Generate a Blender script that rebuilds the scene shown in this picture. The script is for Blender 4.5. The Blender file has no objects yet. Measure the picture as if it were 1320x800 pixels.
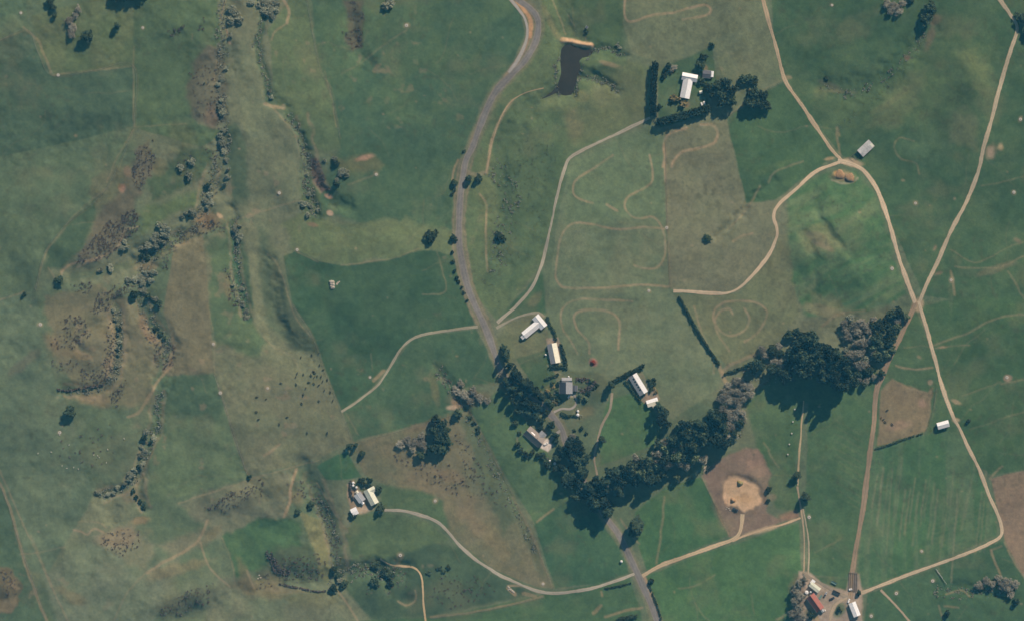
import bpy, math, random
import numpy as np
from mathutils import Vector, Matrix

# ------------------------------------------------------------------ camera, sky, sun, exposure
S = 0.75                     # metres per photograph pixel
CAM_H = 4000.0
SC = bpy.context.scene
C = SC.collection
cam_d = bpy.data.cameras.new('aerial_camera')
cam = bpy.data.objects.new('aerial_camera', cam_d)
C.objects.link(cam)
cam.location = (0, 0, CAM_H)
cam.rotation_euler = (0, 0, 0)
cam_d.sensor_width = 36.0
cam_d.lens = 36.0 * CAM_H / (1320 * S)
cam_d.clip_start = 10.0
cam_d.clip_end = 30000.0
SC.camera = cam

SUN_EL, SUN_AZ = math.radians(34), math.radians(31)      # azimuth east of north (+Y)
world = bpy.data.worlds.new('World')
SC.world = world
world.use_nodes = True
wn = world.node_tree
wn.nodes.clear()
sky = wn.nodes.new('ShaderNodeTexSky')
sky.sky_type = 'NISHITA'
sky.sun_disc = False
sky.sun_elevation = SUN_EL
sky.sun_rotation = SUN_AZ
sky.air_density = 1.0
sky.dust_density = 0.0
sky.ozone_density = 1.0
bg = wn.nodes.new('ShaderNodeBackground')
bg.inputs['Strength'].default_value = 0.055
wo = wn.nodes.new('ShaderNodeOutputWorld')
wn.links.new(sky.outputs[0], bg.inputs[0])
wn.links.new(bg.outputs[0], wo.inputs[0])

sun_d = bpy.data.lights.new('sun', 'SUN')
sun_d.energy = 4.8
sun_d.angle = math.radians(0.5)
sun_d.color = (1.0, 0.945, 0.87)
sun = bpy.data.objects.new('sun', sun_d)
C.objects.link(sun)
sun.rotation_euler = (math.pi / 2 - SUN_EL, 0, math.pi - SUN_AZ)
sun.location = (300, 500, 500)

SC.view_settings.view_transform = 'Standard'
SC.view_settings.look = 'None'
SC.view_settings.exposure = 0.0
SC.view_settings.gamma = 1.0

# light reaching flat ground through this air: rendered = albedo * GAIN + AIR (measured once), used to turn seen colours into base colours
GAIN = np.array([0.87, 0.76, 0.64])
AIR = np.array([0.007, 0.036, 0.047])

rnd = random.Random(7)
rng = np.random.default_rng(11)


def lin(c):
    c = np.asarray(c, float) / 255.0
    return np.where(c <= 0.04045, c / 12.92, ((c + 0.055) / 1.055) ** 2.4)


def alb(c):
    return np.clip((lin(c) - AIR) / GAIN, 0.004, 0.85)


# ------------------------------------------------------------------ raster helpers (photograph pixels, margin M)
M = 100
RW, RH = 1320 + 2 * M, 800 + 2 * M
YY, XX = np.mgrid[0:RH, 0:RW].astype(np.float32)
XX -= M
YY -= M


def vnoise(scale, seed, ax=1.0, ay=1.0):
    r = np.random.default_rng(seed)
    sx, sy = scale * ax, scale * ay
    gw, gh = int(RW / sx) + 3, int(RH / sy) + 3
    g = r.random((gh, gw), dtype=np.float32) * 2 - 1
    fx = (np.arange(RW) / sx).astype(np.float32)
    fy = (np.arange(RH) / sy).astype(np.float32)
    ix, iy = fx.astype(int), fy.astype(int)
    tx, ty = fx - ix, fy - iy
    tx = tx * tx * (3 - 2 * tx)
    ty = ty * ty * (3 - 2 * ty)
    a = g[iy][:, ix] * (1 - tx) + g[iy][:, ix + 1] * tx
    b = g[iy + 1][:, ix] * (1 - tx) + g[iy + 1][:, ix + 1] * tx
    return a * (1 - ty[:, None]) + b * ty[:, None]


def fbm(scale, seed, octs=4, gain=0.55, ax=1.0, ay=1.0):
    o = np.zeros((RH, RW), np.float32)
    a, t = 1.0, 0.0
    for i in range(octs):
        o += a * vnoise(max(scale, 1.5), seed * 31 + i, ax, ay)
        t += a
        a *= gain
        scale /= 2
    return o / t * 1.6


def smooth(pts, step=2.0, closed=False):
    P = [np.array(p[:2], float) for p in pts]
    if len(P) < 3:
        n = max(2, int(np.linalg.norm(P[1] - P[0]) / step))
        return np.array([P[0] + (P[1] - P[0]) * i / n for i in range(n + 1)])
    out = []
    n = len(P)
    rngi = range(n) if closed else range(n - 1)
    for i in rngi:
        if closed:
            p0, p1, p2, p3 = P[i - 1], P[i], P[(i + 1) % n], P[(i + 2) % n]
        else:
            p1, p2 = P[i], P[i + 1]
            p0 = P[i - 1] if i > 0 else 2 * p1 - p2
            p3 = P[i + 2] if i + 2 < n else 2 * p2 - p1
        k = max(1, int(np.linalg.norm(p2 - p1) / step))
        for j in range(k):
            t = j / k
            out.append(0.5 * ((2 * p1) + (-p0 + p2) * t + (2 * p0 - 5 * p1 + 4 * p2 - p3) * t * t + (-p0 + 3 * p1 - 3 * p2 + p3) * t ** 3))
    if not closed:
        out.append(P[-1])
    return np.array(out)


def sstep(a, b, x):
    t = np.clip((x - a) / (b - a), 0, 1)
    return t * t * (3 - 2 * t)


WOBX = [fbm(14, 901, 3), fbm(14, 902, 3)]
WOBL = [fbm(45, 903, 3), fbm(45, 904, 3)]


def window(pts, pad):
    p = np.asarray(pts)
    x0, y0 = np.floor(p.min(0) - pad).astype(int) + M
    x1, y1 = np.ceil(p.max(0) + pad).astype(int) + M
    x0, y0, x1, y1 = max(x0, 0), max(y0, 0), min(x1, RW), min(y1, RH)
    if x1 <= x0 or y1 <= y0:
        return None
    return slice(y0, y1), slice(x0, x1)


def line_dist(pts, pad, wob=0.0):
    w = window(pts, pad)
    if w is None:
        return None, None
    X = XX[w] + wob * WOBX[0][w]
    Y = YY[w] + wob * WOBX[1][w]
    d2 = np.full(X.shape, 1e9, np.float32)
    for (ax, ay), (bx, by) in zip(pts[:-1], pts[1:]):
        # only the neighbourhood of this segment
        sx0 = max(int(min(ax, bx) - pad) + M - w[1].start, 0)
        sx1 = int(max(ax, bx) + pad) + M - w[1].start + 1
        sy0 = max(int(min(ay, by) - pad) + M - w[0].start, 0)
        sy1 = int(max(ay, by) + pad) + M - w[0].start + 1
        if sx1 <= 0 or sy1 <= 0:
            continue
        xs, ys = X[sy0:sy1, sx0:sx1], Y[sy0:sy1, sx0:sx1]
        if xs.size == 0:
            continue
        dx, dy = bx - ax, by - ay
        L = dx * dx + dy * dy + 1e-9
        t = np.clip(((xs - ax) * dx + (ys - ay) * dy) / L, 0, 1)
        q = (xs - ax - t * dx) ** 2 + (ys - ay - t * dy) ** 2
        d2[sy0:sy1, sx0:sx1] = np.minimum(d2[sy0:sy1, sx0:sx1], q)
    return w, np.sqrt(d2)


def poly_mask(pts, wob=1.5, soft=1.0, big=0.0):
    pad = 3 + soft * 3 + wob + big * 1.5
    w = window(pts, pad)
    if w is None:
        return None, None
    X = XX[w] + wob * WOBX[0][w] + big * WOBL[0][w]
    Y = YY[w] + wob * WOBX[1][w] + big * WOBL[1][w]
    ins = np.zeros(X.shape, bool)
    d2 = np.full(X.shape, 1e9, np.float32)
    n = len(pts)
    for i in range(n):
        ax, ay = pts[i]
        bx, by = pts[(i + 1) % n]
        if ay != by:
            c = ((ay > Y) != (by > Y)) & (X < (bx - ax) * (Y - ay) / (by - ay) + ax)
            ins ^= c
        dx, dy = bx - ax, by - ay
        L = dx * dx + dy * dy + 1e-9
        t = np.clip(((X - ax) * dx + (Y - ay) * dy) / L, 0, 1)
        d2 = np.minimum(d2, (X - ax - t * dx) ** 2 + (Y - ay - t * dy) ** 2)
    sd = np.sqrt(d2) * np.where(ins, 1, -1)
    return w, sstep(-soft, soft, sd)


# ------------------------------------------------------------------ terrain height (metres)
HT = 5.2 * fbm(260, 1, 2) + 2.2 * fbm(95, 2, 3) + 0.22 * fbm(22, 3, 2)
HT += 4.0 * fbm(120, 4, 3) * sstep(640, 330, XX)       # the west is hillier


def hline(pts, width, amp, wob=4.0):
    global HT
    p = smooth(pts, 4)
    amp *= 1.4 if pts[0][0] < 560 else 1.0
    w, d = line_dist(p, width * 3.0, wob)
    if w is not None:
        HT[w] += amp * np.exp(-(d / width) ** 2) * (1 + .35 * WOBL[1][w])


def hblob(cx, cy, rx, ry, rot, amp, wob=6.0):
    global HT
    r = max(rx, ry) * 2.6
    w = window([(cx, cy)], r)
    X = XX[w] - cx + wob * WOBL[0][w]
    Y = YY[w] - cy + wob * WOBL[1][w]
    a = math.radians(rot)
    u = (X * math.cos(a) + Y * math.sin(a)) / rx
    v = (-X * math.sin(a) + Y * math.cos(a)) / ry
    HT[w] += amp * np.exp(-(u * u + v * v))


# main western gully and its arms
hline([(290, -20), (286, 60), (285, 130), (288, 170), (276, 215), (268, 245), (262, 270), (240, 305), (205, 322), (185, 350), (180, 380), (195, 415), (214, 445), (203, 475)], 17, -3.2)
hline([(235, 300), (180, 335), (130, 350), (95, 352)], 14, -2.3)
hline([(150, 395), (154, 440), (150, 482), (128, 502), (85, 505)], 10, -2.2)
hline([(120, 455), (100, 440), (120, 425), (140, 412)], 9, -1.4)
hline([(210, 490), (204, 520), (200, 550), (190, 575), (182, 605), (165, 622), (130, 640)], 9, -1.8)
hline([(180, 615), (182, 640), (188, 655)], 6, -1.3)
hline([(148, 640), (145, 668)], 10, -1.6)
hline([(340, -10), (338, 40), (333, 65), (344, 105), (347, 130), (372, 148), (388, 175), (398, 215), (398, 250), (412, 278)], 7, -1.7)
hline([(402, 215), (414, 240), (428, 258), (450, 266)], 9, -1.9)
hline([(300, 270), (303, 310), (306, 350), (314, 385), (322, 410)], 8, -2.2)
hline([(336, 330), (344, 365), (348, 400), (360, 436), (392, 450)], 16, -2.2, 5)
hline([(356, 335), (368, 370), (374, 400), (388, 430)], 18, 1.6, 6)
hblob(385, 390, 26, 55, -20, 3.2)
hline([(388, 605), (408, 640), (428, 690), (434, 740), (428, 760)], 16, -2.9)
hline([(355, 610), (350, 650), (300, 650)], 24, 2.9)
hline([(395, 690), (415, 720)], 14, 2.2)
hline([(340, 745), (400, 748), (440, 738), (520, 735)], 12, -2.6)
hblob(390, 715, 40, 16, 15, 2.5)
hline([(480, 728), (500, 750)], 10, -1.8)
hblob(240, 770, 50, 16, -20, 3.2)
hline([(180, 800), (250, 795), (310, 770)], 16, -2.2)
hblob(300, 640, 50, 15, -15, 2.3)
hblob(10, 762, 18, 26, 0, 2.9)
hline([(560, 470), (575, 490), (588, 512), (604, 530)], 6, -1.9)
hline([(600, 530), (625, 580), (660, 640), (690, 720)], 10, -1.2)
hblob(575, 600, 60, 35, 30, 2.2)
hblob(470, 75, 60, 55, 0, -2.5)
hblob(455, 30, 14, 40, 0, -1.4)
hblob(560, 210, 70, 45, -20, -2.2)
hblob(470, 320, 90, 24, -5, 2.3)
hline([(455, 25), (460, 65), (480, 85)], 9, -1.4)
hblob(240, 110, 26, 55, 8, -1.9)
hline([(60, 320), (110, 280), (150, 240)], 14, -1.4)
hblob(215, 220, 28, 22, 0, -2.2)
hblob(240, 30, 40, 30, 0, 2.2)
# road hollow, pond basin
hline([(718, 0), (728, 35), (735, 65), (737, 95), (727, 118), (700, 125), (675, 150), (650, 200), (640, 270)], 15, -3.4)
hline([(752, 68), (785, 62), (805, 72)], 6, -2.2, 4)
hline([(748, 95), (775, 105), (797, 118)], 6, -2.4, 4)
hblob(775, 85, 16, 8, 10, 2.2)
hblob(755, 125, 22, 14, 30, 2.0)
hblob(795, 45, 20, 20, 0, -2.0)
hblob(640, 20, 30, 60, 0, 2.0)
hline([(700, 250), (690, 310), (665, 350), (645, 330)], 16, -2.0)
# the east
hblob(905, 275, 60, 26, -25, -2.6)
hline([(1000, 232), (968, 258), (950, 282), (925, 302)], 6, -2.2)
hblob(1092, 325, 52, 66, -15, 8.0, 12)
hline([(1050, 250), (1060, 290), (1085, 315), (1100, 335)], 7, -1.6)
hline([(1040, 300), (1052, 340), (1048, 390)], 7, -1.3)
hline([(1060, 110), (1090, 118), (1120, 118), (1150, 90), (1180, 60), (1200, 40)], 15, -2.4, 6)
hblob(1095, 92, 40, 22, -18, 3.0, 10)
hblob(1255, 105, 26, 40, -15, 8.0)
hblob(1245, 165, 30, 26, 0, 3.0)
hblob(1195, 160, 30, 40, 20, -3.5)
hblob(1160, 190, 26, 26, 0, 2.0)
hblob(1040, 160, 40, 40, 0, 1.6)
hblob(1260, 410, 60, 40, 20, 3.0)
hline([(1205, 755), (1250, 758), (1300, 770)], 9, -2.0)
hline([(940, 480), (985, 462), (1040, 440), (1100, 420), (1160, 400)], 16, -2.0)
hblob(830, 600, 60, 24, -20, -2.0)
hblob(525, 773, 12, 8, 0, -2.6, 1)
# long micro-terraces on the knoll and steep faces
knoll = np.exp(-(((XX - 1085) / 80) ** 2 + ((YY - 330) / 85) ** 2))
_ns = fbm(26, 41, 4, ax=0.42, ay=2.4)
_a = 0.75 + 0.16 * fbm(200, 44, 2)
terr = np.empty_like(HT)
_ux = (XX - 660) * np.cos(_a) + (YY - 400) * np.sin(_a) + 660
_uy = -(XX - 660) * np.sin(_a) + (YY - 400) * np.cos(_a) + 400
_ix = np.clip(np.rint(_ux + M).astype(int) % RW, 0, RW - 1)
_iy = np.clip(np.rint(_uy + M).astype(int) % RH, 0, RH - 1)
terr[:] = _ns[_iy, _ix]
HT += 0.32 * knoll * terr
west_rough = sstep(480, 250, XX) * sstep(0.0, 0.6, fbm(70, 42, 3))
HT += 0.4 * west_rough * fbm(9, 43, 2)
HT += 1.1 * sstep(560, 300, XX) * fbm(38, 45, 3) * (0.35 + 0.65 * sstep(-.3, .5, fbm(150, 46, 2)))

POND_Z = None


def bil(A, px, py):
    x = np.clip(np.asarray(px, float) + M, 0, RW - 1.001)
    y = np.clip(np.asarray(py, float) + M, 0, RH - 1.001)
    ix, iy = x.astype(int), y.astype(int)
    fx, fy = x - ix, y - iy
    if A.ndim == 3:
        fx, fy = fx[..., None], fy[..., None]
    return (A[iy, ix] * (1 - fx) + A[iy, ix + 1] * fx) * (1 - fy) + (A[iy + 1, ix] * (1 - fx) + A[iy + 1, ix + 1] * fx) * fy


def ht(px, py):
    return float(bil(HT, px, py))


# flatten the pond
pond_pts = [(724, 62), (732, 58), (742, 61), (752, 64), (764, 66), (760, 73), (750, 75), (746, 80), (748, 87), (744, 96), (741, 110), (736, 120), (728, 121), (719, 118), (706, 124), (696, 127), (709, 119), (717, 111), (720, 104), (722, 95), (722, 82), (722, 70)]
POND_Z = ht(733, 92) - 0.3
_w, _m = poly_mask(smooth(pond_pts, 3, True), 0.6, 3.0)
HT[_w] = HT[_w] * (1 - _m) + (POND_Z - 1.2) * _m
# dam bank across its outlet, sand pad levelled
hline([(726, 53), (736, 54), (748, 57), (760, 59)], 3.2, 2.4, 0.6)
_w, _m = poly_mask(smooth([(935, 618), (955, 613), (975, 622), (984, 640), (970, 655), (955, 660), (938, 648)], 3, True), 0.6, 4.0)
HT[_w] = HT[_w] * (1 - _m) + ht(955, 635) * _m
# heaps of soil that belong to the land
hline([(1076, 226), (1086, 225), (1098, 229)], 4.5, 2.0, 1.0)
hblob(764.5, 466, 3.2, 3.2, 0, 1.4, 0.3)

# ------------------------------------------------------------------ ground colours (as base colours, with some slope shade painted in)
COL = np.zeros((RH, RW, 3), np.float32)
n_big = fbm(110, 11, 4)
n_mid = fbm(34, 12, 4)
n_str = fbm(30, 13, 3, ax=2.0, ay=0.7)
GREEN, DRY = alb((90, 108, 88)), alb((107, 115, 94))
t = sstep(-0.5, 0.7, n_big)[..., None]
COL[:] = GREEN * (1 - t) + DRY * t


def put(w, m, color):
    c = alb(color) if max(color) > 1.5 else np.array(color)
    COL[w] = COL[w] * (1 - m[..., None]) + c.astype(np.float32) * m[..., None]


def drier(c):
    """pasture greens seen here carry more dead grass than a lush green"""
    if c is None:
        return None
    r, g, b = c
    k = min(1, max(0, (g - r - 18) / 15))
    return (r + .21 * k * (g - r), g - 2.5 * k, b + .5 * k)


def field(pts, c1, c2=None, amt=0.5, wob=1.0, soft=1.0, alpha=1.0, big=0.0, nz=None):
    w, m = poly_mask(pts, wob, soft, big)
    c1, c2 = drier(c1), drier(c2)
    if w is None:
        return
    if c2 is None:
        put(w, m * alpha, c1)
    else:
        k = sstep(-0.6, 0.6, (n_mid if nz is None else nz)[w]) * amt
        c = (alb(c1)[None, None] * (1 - k[..., None]) + alb(c2)[None, None] * k[..., None]).astype(np.float32)
        mm = (m * alpha)[..., None]
        COL[w] = COL[w] * (1 - mm) + c * mm


def streak(pts, width, color, alpha=0.8, soft=1.0, wob=0.8, broken=0.0, sm=True):
    p = smooth(pts, 3) if sm else np.asarray(pts, float)
    w, d = line_dist(p, width + soft * 2 + 3, wob)
    if w is None:
        return
    m = sstep(width / 2 + soft, width / 2 - soft * 0.6, d) * alpha
    if broken:
        m = m * (0.5 + 0.5 * sstep(-broken, broken, WOBX[0][w] + 0.25))
    put(w, m, color)


def blob(cx, cy, rx, ry, rot, color, alpha=0.8, rag=0.5, hard=0.5):
    r = max(rx, ry) * 1.8 + 3
    w = window([(cx, cy)], r)
    if w is None:
        return
    X, Y = XX[w] - cx, YY[w] - cy
    a = math.radians(rot)
    u = (X * math.cos(a) + Y * math.sin(a)) / rx
    v = (-X * math.sin(a) + Y * math.cos(a)) / ry
    d = np.sqrt(u * u + v * v) + rag * (0.6 * n_mid[w] + 0.6 * WOBX[0][w])
    put(w, sstep(1.0 + hard * 0.6, 1.0 - hard, d) * alpha, color)


ROAD = [(660, -8), (671, 2), (682, 10), (691, 20), (694, 31), (692.6, 45.5), (686.6, 62), (674.4, 81), (660, 96), (640, 117), (628, 140), (618, 165), (609, 190), (601, 206), (597, 226), (594, 250), (592, 280), (592, 310), (596, 340), (603, 370), (613, 395), (624, 418), (632, 438), (638, 456), (645, 476), (660, 497), (680, 511), (700, 524), (714, 538), (724, 552), (729, 568), (740, 595), (757, 630), (778, 662), (795, 685), (806, 705), (815, 724), (823, 742), (831, 760), (839, 778), (850, 806)]
# --- paddocks, west to east
field([(-100, -100), (30, -100), (35, 38), (0, 52), (-100, 80)], (88, 113, 90), (80, 108, 86))
field([(-100, 80), (0, 52), (35, 38), (50, 70), (68, 98), (172, 86), (173, 164), (0, 203), (-100, 220)], (68, 99, 82), (75, 103, 84))
field([(-100, 222), (0, 203), (173, 165), (137, 243), (85, 290), (58, 325), (45, 375), (-100, 395)], (90, 109, 88), (78, 101, 84), 0.6)
field([(-100, 395), (45, 375), (55, 420), (65, 470), (90, 530), (120, 640), (60, 740), (-100, 700)], (92, 110, 91), (100, 114, 93))
field([(172, 0), (280, 0), (285, 50), (245, 110), (255, 160), (290, 170), (260, 190), (172, 165)], (84, 107, 84), (72, 101, 81))
field([(40, 20), (120, 0), (172, 0), (172, 85), (70, 97), (50, 65)], (88, 107, 84), (100, 110, 86))
field([(253, 70), (268, 58), (285, 60), (293, 110), (296, 158), (270, 166), (250, 150), (238, 125)], (96, 99, 87), (88, 97, 84), wob=4, soft=4)
field([(306, 60), (318, 58), (336, 90), (345, 130), (352, 142), (372, 165), (384, 192), (388, 240), (385, 258), (325, 278), (322, 190), (310, 150)], (108, 116, 94), (99, 112, 92))
field([(345, 40), (372, 0), (393, 0), (412, 90), (424, 110), (436, 165), (440, 190), (420, 195), (395, 185), (372, 150), (352, 132), (350, 60)], (90, 110, 86), (100, 113, 87))
field([(393, -100), (655, -100), (672, 20), (676, 45), (660, 85), (636, 112), (612, 160), (596, 205), (588, 250), (586, 300), (560, 318), (500, 260), (450, 200), (440, 190), (424, 110), (410, 85)], (63, 101, 82), (76, 106, 82), 0.7, soft=1.5)
field([(412, 0), (470, 0), (535, 0), (525, 35), (470, 80), (440, 100), (425, 105)], (76, 108, 84), (86, 111, 84), soft=6, alpha=.7, wob=4)
field([(440, 190), (500, 185), (590, 210), (588, 300), (540, 318), (470, 290), (400, 275)], (64, 101, 81), (78, 107, 83), 0.6, soft=5, wob=4)
field([(365, 285), (400, 272), (440, 290), (520, 280), (586, 300), (588, 325), (545, 322), (500, 332), (450, 342), (410, 336), (380, 325)], (101, 114, 88), (90, 110, 85), soft=4, wob=5)
field([(365, 330), (383, 323), (412, 337), (450, 343), (500, 334), (545, 322), (562, 324), (586, 330), (597, 372), (612, 418), (582, 424), (550, 429), (531, 435), (517, 447), (505, 465), (494, 482), (480, 500), (440, 529), (420, 480), (402, 430), (376, 392)], (54, 95, 77), (62, 99, 79), 0.7)
field([(442, 530), (484, 500), (508, 466), (530, 438), (552, 431), (614, 424), (636, 470), (640, 492), (592, 500), (582, 528), (562, 540), (452, 570)], (64, 102, 81), (72, 105, 82))
field([(300, 290), (325, 285), (345, 320), (372, 392), (402, 432), (420, 482), (440, 530), (455, 570), (412, 590), (318, 614), (300, 560), (276, 480), (270, 400), (262, 310)], (109, 114, 93), (100, 111, 90))
field([(268, 310), (300, 305), (318, 400), (345, 440), (325, 460), (272, 440)], (88, 108, 85), (78, 104, 83), 0.8, soft=4, wob=4)
field([(335, 290), (362, 330), (376, 392), (402, 432), (410, 455), (380, 452), (345, 420), (335, 360)], (90, 104, 86), (84, 101, 84), 0.6, soft=5)  # dark band: the hollow's slope shade painted into the ground colour
field([(225, 315), (262, 302), (270, 400), (276, 480), (215, 485), (222, 440), (210, 400)], (108, 109, 90), (113, 112, 92))
field([(55, 380), (130, 365), (180, 400), (215, 450), (190, 520), (120, 520), (75, 470)], (106, 110, 90), (112, 110, 92), soft=4, wob=5)
field([(207, 485), (276, 482), (300, 560), (320, 614), (230, 640), (190, 650), (195, 560)], (94, 113, 89), (102, 117, 92))
field([(207, 485), (276, 482), (290, 520), (285, 545), (240, 542), (215, 520)], (64, 99, 81), None, soft=7, alpha=.75, wob=5)
field([(-100, 640), (0, 622), (12, 655), (24, 695), (40, 740), (58, 800), (60, 900), (-100, 900)], (76, 104, 85), (68, 100, 82))
field([(60, 740), (120, 690), (185, 740), (240, 700), (200, 800), (90, 900)], (110, 120, 99), (102, 116, 94), soft=6, wob=5)
field([(115, 695), (165, 675), (185, 690), (220, 715), (300, 690), (370, 665), (380, 605), (318, 616), (230, 650), (270, 680), (200, 700), (190, 738)], (112, 116, 96), (104, 114, 93), soft=5, wob=4)
field([(286, 692), (330, 668), (365, 666), (385, 672), (395, 720), (350, 722), (310, 745)], (66, 107, 81), (78, 110, 83), soft=3, wob=4)
field([(275, 740), (330, 745), (420, 765), (445, 800), (445, 850), (260, 850)], (106, 114, 94), (92, 110, 90), soft=5, wob=5)
field([(342, 715), (400, 700), (422, 720), (425, 748), (350, 752)], (80, 98, 82), (92, 102, 84), soft=4, wob=5)
field([(384, 660), (412, 668), (424, 700), (424, 748), (412, 745), (405, 705)], (110, 114, 88), (102, 112, 86), soft=2, wob=2)
field([(408, 600), (447, 580), (452, 590), (466, 615), (438, 618), (420, 617)], (58, 104, 80), (64, 106, 82), .5)
field([(455, 572), (560, 542), (605, 528), (640, 600), (690, 690), (712, 758), (690, 756), (640, 735), (600, 706), (575, 680), (540, 660), (505, 655), (498, 625), (470, 612)], (109, 110, 91), (99, 107, 88), 0.7)
field([(520, 590), (560, 600), (610, 640), (650, 720), (620, 690), (560, 640), (500, 612)], (122, 115, 94), (106, 110, 88), soft=6, wob=6, alpha=.8)
field([(590, 540), (606, 534), (640, 600), (672, 660), (650, 690), (620, 620)], (78, 98, 82), (88, 102, 84), soft=5, wob=4, alpha=.8)
field([(488, 624), (545, 632), (570, 645), (580, 680), (540, 660), (505, 655), (492, 650)], (74, 104, 81), (84, 107, 83), soft=3)
field([(460, 660), (505, 660), (560, 675), (580, 695), (520, 722), (490, 720), (455, 722), (445, 690)], (84, 108, 84), (92, 110, 85), soft=2)
field([(450, 722), (490, 722), (560, 700), (590, 705), (640, 742), (690, 765), (640, 775), (560, 793), (480, 800), (445, 760)], (64, 97, 80), (76, 102, 82), .7, soft=3)
field([(450, 800), (560, 795), (690, 768), (812, 744), (826, 790), (835, 860), (430, 860)], (68, 106, 81), (62, 102, 79))
field([(606, 530), (645, 500), (668, 530), (690, 555), (715, 600), (735, 640), (690, 675), (668, 640), (640, 590)], (74, 109, 83), (82, 110, 84))
field([(688, 676), (735, 640), (765, 655), (800, 700), (810, 738), (770, 752), (716, 758)], (58, 101, 80), (64, 104, 81))
# --- between the roads
field([(700, -100), (800, -100), (802, 30), (800, 60), (835, 150), (735, 200), (700, 340), (640, 412), (612, 380), (600, 300), (604, 220), (640, 130), (692, 60), (698, 20)], (94, 111, 86), (86, 108, 83))
field([(640, 130), (690, 125), (735, 150), (730, 205), (705, 300), (660, 380), (625, 360), (632, 220)], (78, 105, 82), (92, 109, 85), soft=6, wob=4)
field([(726, -60), (800, -60), (802, 30), (805, 75), (760, 66), (745, 45)], (66, 100, 79), (80, 106, 81), soft=6, wob=4)
field([(750, 120), (810, 80), (850, 90), (840, 150), (780, 175), (735, 190), (730, 160)], (100, 112, 87), (90, 110, 85), soft=5, wob=4)
# --- haymown paddocks
field([(735, 206), (780, 184), (838, 160), (856, 180), (862, 375), (870, 380), (936, 470), (925, 500), (868, 540), (846, 520), (832, 478), (770, 500), (722, 478), (705, 430), (708, 370), (716, 300)], (102, 116, 93), (108, 117, 94), .6)
field([(735, 206), (838, 160), (858, 182), (860, 300), (850, 285), (725, 290)], (90, 114, 89), None, soft=10, alpha=.6, wob=4)
field([(856, 178), (880, 160), (942, 155), (950, 210), (962, 262), (1012, 258), (1000, 300), (985, 340), (952, 377), (870, 375), (862, 370)], (112, 116, 95), (107, 115, 93))
field([(872, 380), (955, 378), (1008, 305), (1016, 300), (1022, 350), (1030, 405), (985, 455), (935, 470)], (108, 115, 91), (102, 114, 90))
field([(802, 30), (830, -100), (983, -100), (992, 40), (1011, 104), (985, 118), (930, 95), (920, 60), (890, 75), (850, 80), (815, 70)], (107, 116, 93), (101, 114, 92))
field([(854, 88), (918, 60), (924, 108), (905, 150), (850, 165), (848, 100)], (68, 104, 81), (76, 107, 83))
field([(936, 152), (985, 118), (1012, 106), (1035, 140), (1080, 200), (1050, 220), (1000, 258), (962, 262), (950, 210)], (62, 102, 79), (70, 105, 80))
field([(987, -100), (1420, -100), (1420, 420), (1190, 380), (1140, 268), (1112, 218), (1085, 200), (1050, 158), (1013, 100), (998, 50)], (60, 99, 78), (70, 103, 80), .8)
field([(1000, 95), (1080, 120), (1130, 110), (1190, 50), (1230, 40), (1280, 60), (1270, 120), (1200, 150), (1110, 175), (1060, 160)], (72, 104, 80), (84, 108, 82), soft=9, wob=6)
field([(1230, 70), (1260, 60), (1280, 95), (1270, 130), (1248, 100)], (96, 110, 84), None, soft=9, wob=6, alpha=.7)
field([(1150, 110), (1195, 85), (1185, 120), (1155, 160), (1120, 165)], (98, 110, 86), None, soft=8, wob=6, alpha=.6)
field([(1230, 140), (1255, 145), (1258, 190), (1225, 180)], (100, 110, 88), None, soft=8, wob=6, alpha=.7)
field([(1015, 255), (1060, 222), (1105, 218), (1132, 260), (1150, 320), (1168, 380), (1120, 402), (1040, 408), (1026, 380), (1014, 300)], (68, 111, 82), (98, 117, 90), .9, nz=terr, soft=3, wob=3)
field([(1030, 300), (1060, 285), (1085, 315), (1070, 330), (1045, 325)], (116, 120, 92), None, soft=7, wob=6, alpha=.6)
field([(1040, 370), (1075, 385), (1110, 405), (1060, 412)], (118, 120, 94), None, soft=7, wob=6, alpha=.6)
field([(1186, 395), (1230, 385), (1420, 380), (1420, 610), (1320, 605), (1278, 612), (1262, 600), (1230, 535), (1200, 440)], (62, 102, 78), (72, 106, 80), .7)
field([(1180, 400), (1190, 420), (1205, 470), (1220, 520), (1235, 555), (1190, 562), (1128, 580), (1130, 510), (1150, 460)], (68, 104, 80), (76, 107, 82))
field([(1135, 505), (1148, 488), (1170, 498), (1196, 505), (1204, 500), (1200, 530), (1192, 556), (1160, 566), (1130, 576)], (121, 113, 93), (114, 110, 90), wob=2, soft=1.5)
field([(1125, 582), (1190, 560), (1236, 555), (1262, 606), (1285, 665), (1284, 690), (1215, 720), (1115, 758), (1104, 745), (1112, 670)], (64, 107, 80), (84, 112, 87), .8, nz=fbm(12, 51, 3, ax=0.6, ay=9))
field([(1042, 515), (1130, 510), (1124, 570), (1112, 660), (1096, 745), (1044, 740), (1038, 660)], (66, 105, 80), (74, 108, 82), .7)
field([(960, 520), (1000, 480), (1130, 470), (1130, 512), (1036, 520), (1026, 600), (1034, 660), (1000, 655), (975, 570)], (68, 106, 80), (80, 109, 83), .8, soft=2)
field([(834, 742), (890, 718), (950, 700), (1030, 672), (1034, 740), (1020, 790), (1000, 860), (850, 860)], (66, 110, 80), (72, 112, 82))
field([(818, 660), (860, 625), (905, 615), (940, 690), (885, 712), (834, 735), (822, 700)], (60, 106, 79), (70, 110, 81))
field([(785, 515), (820, 505), (852, 540), (850, 570), (800, 590), (775, 600), (770, 560)], (72, 112, 82), (66, 108, 80))
field([(655, 415), (690, 405), (702, 420), (705, 440), (700, 450), (650, 470), (640, 440)], (106, 112, 90), (96, 110, 87), soft=3, wob=3)
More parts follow.
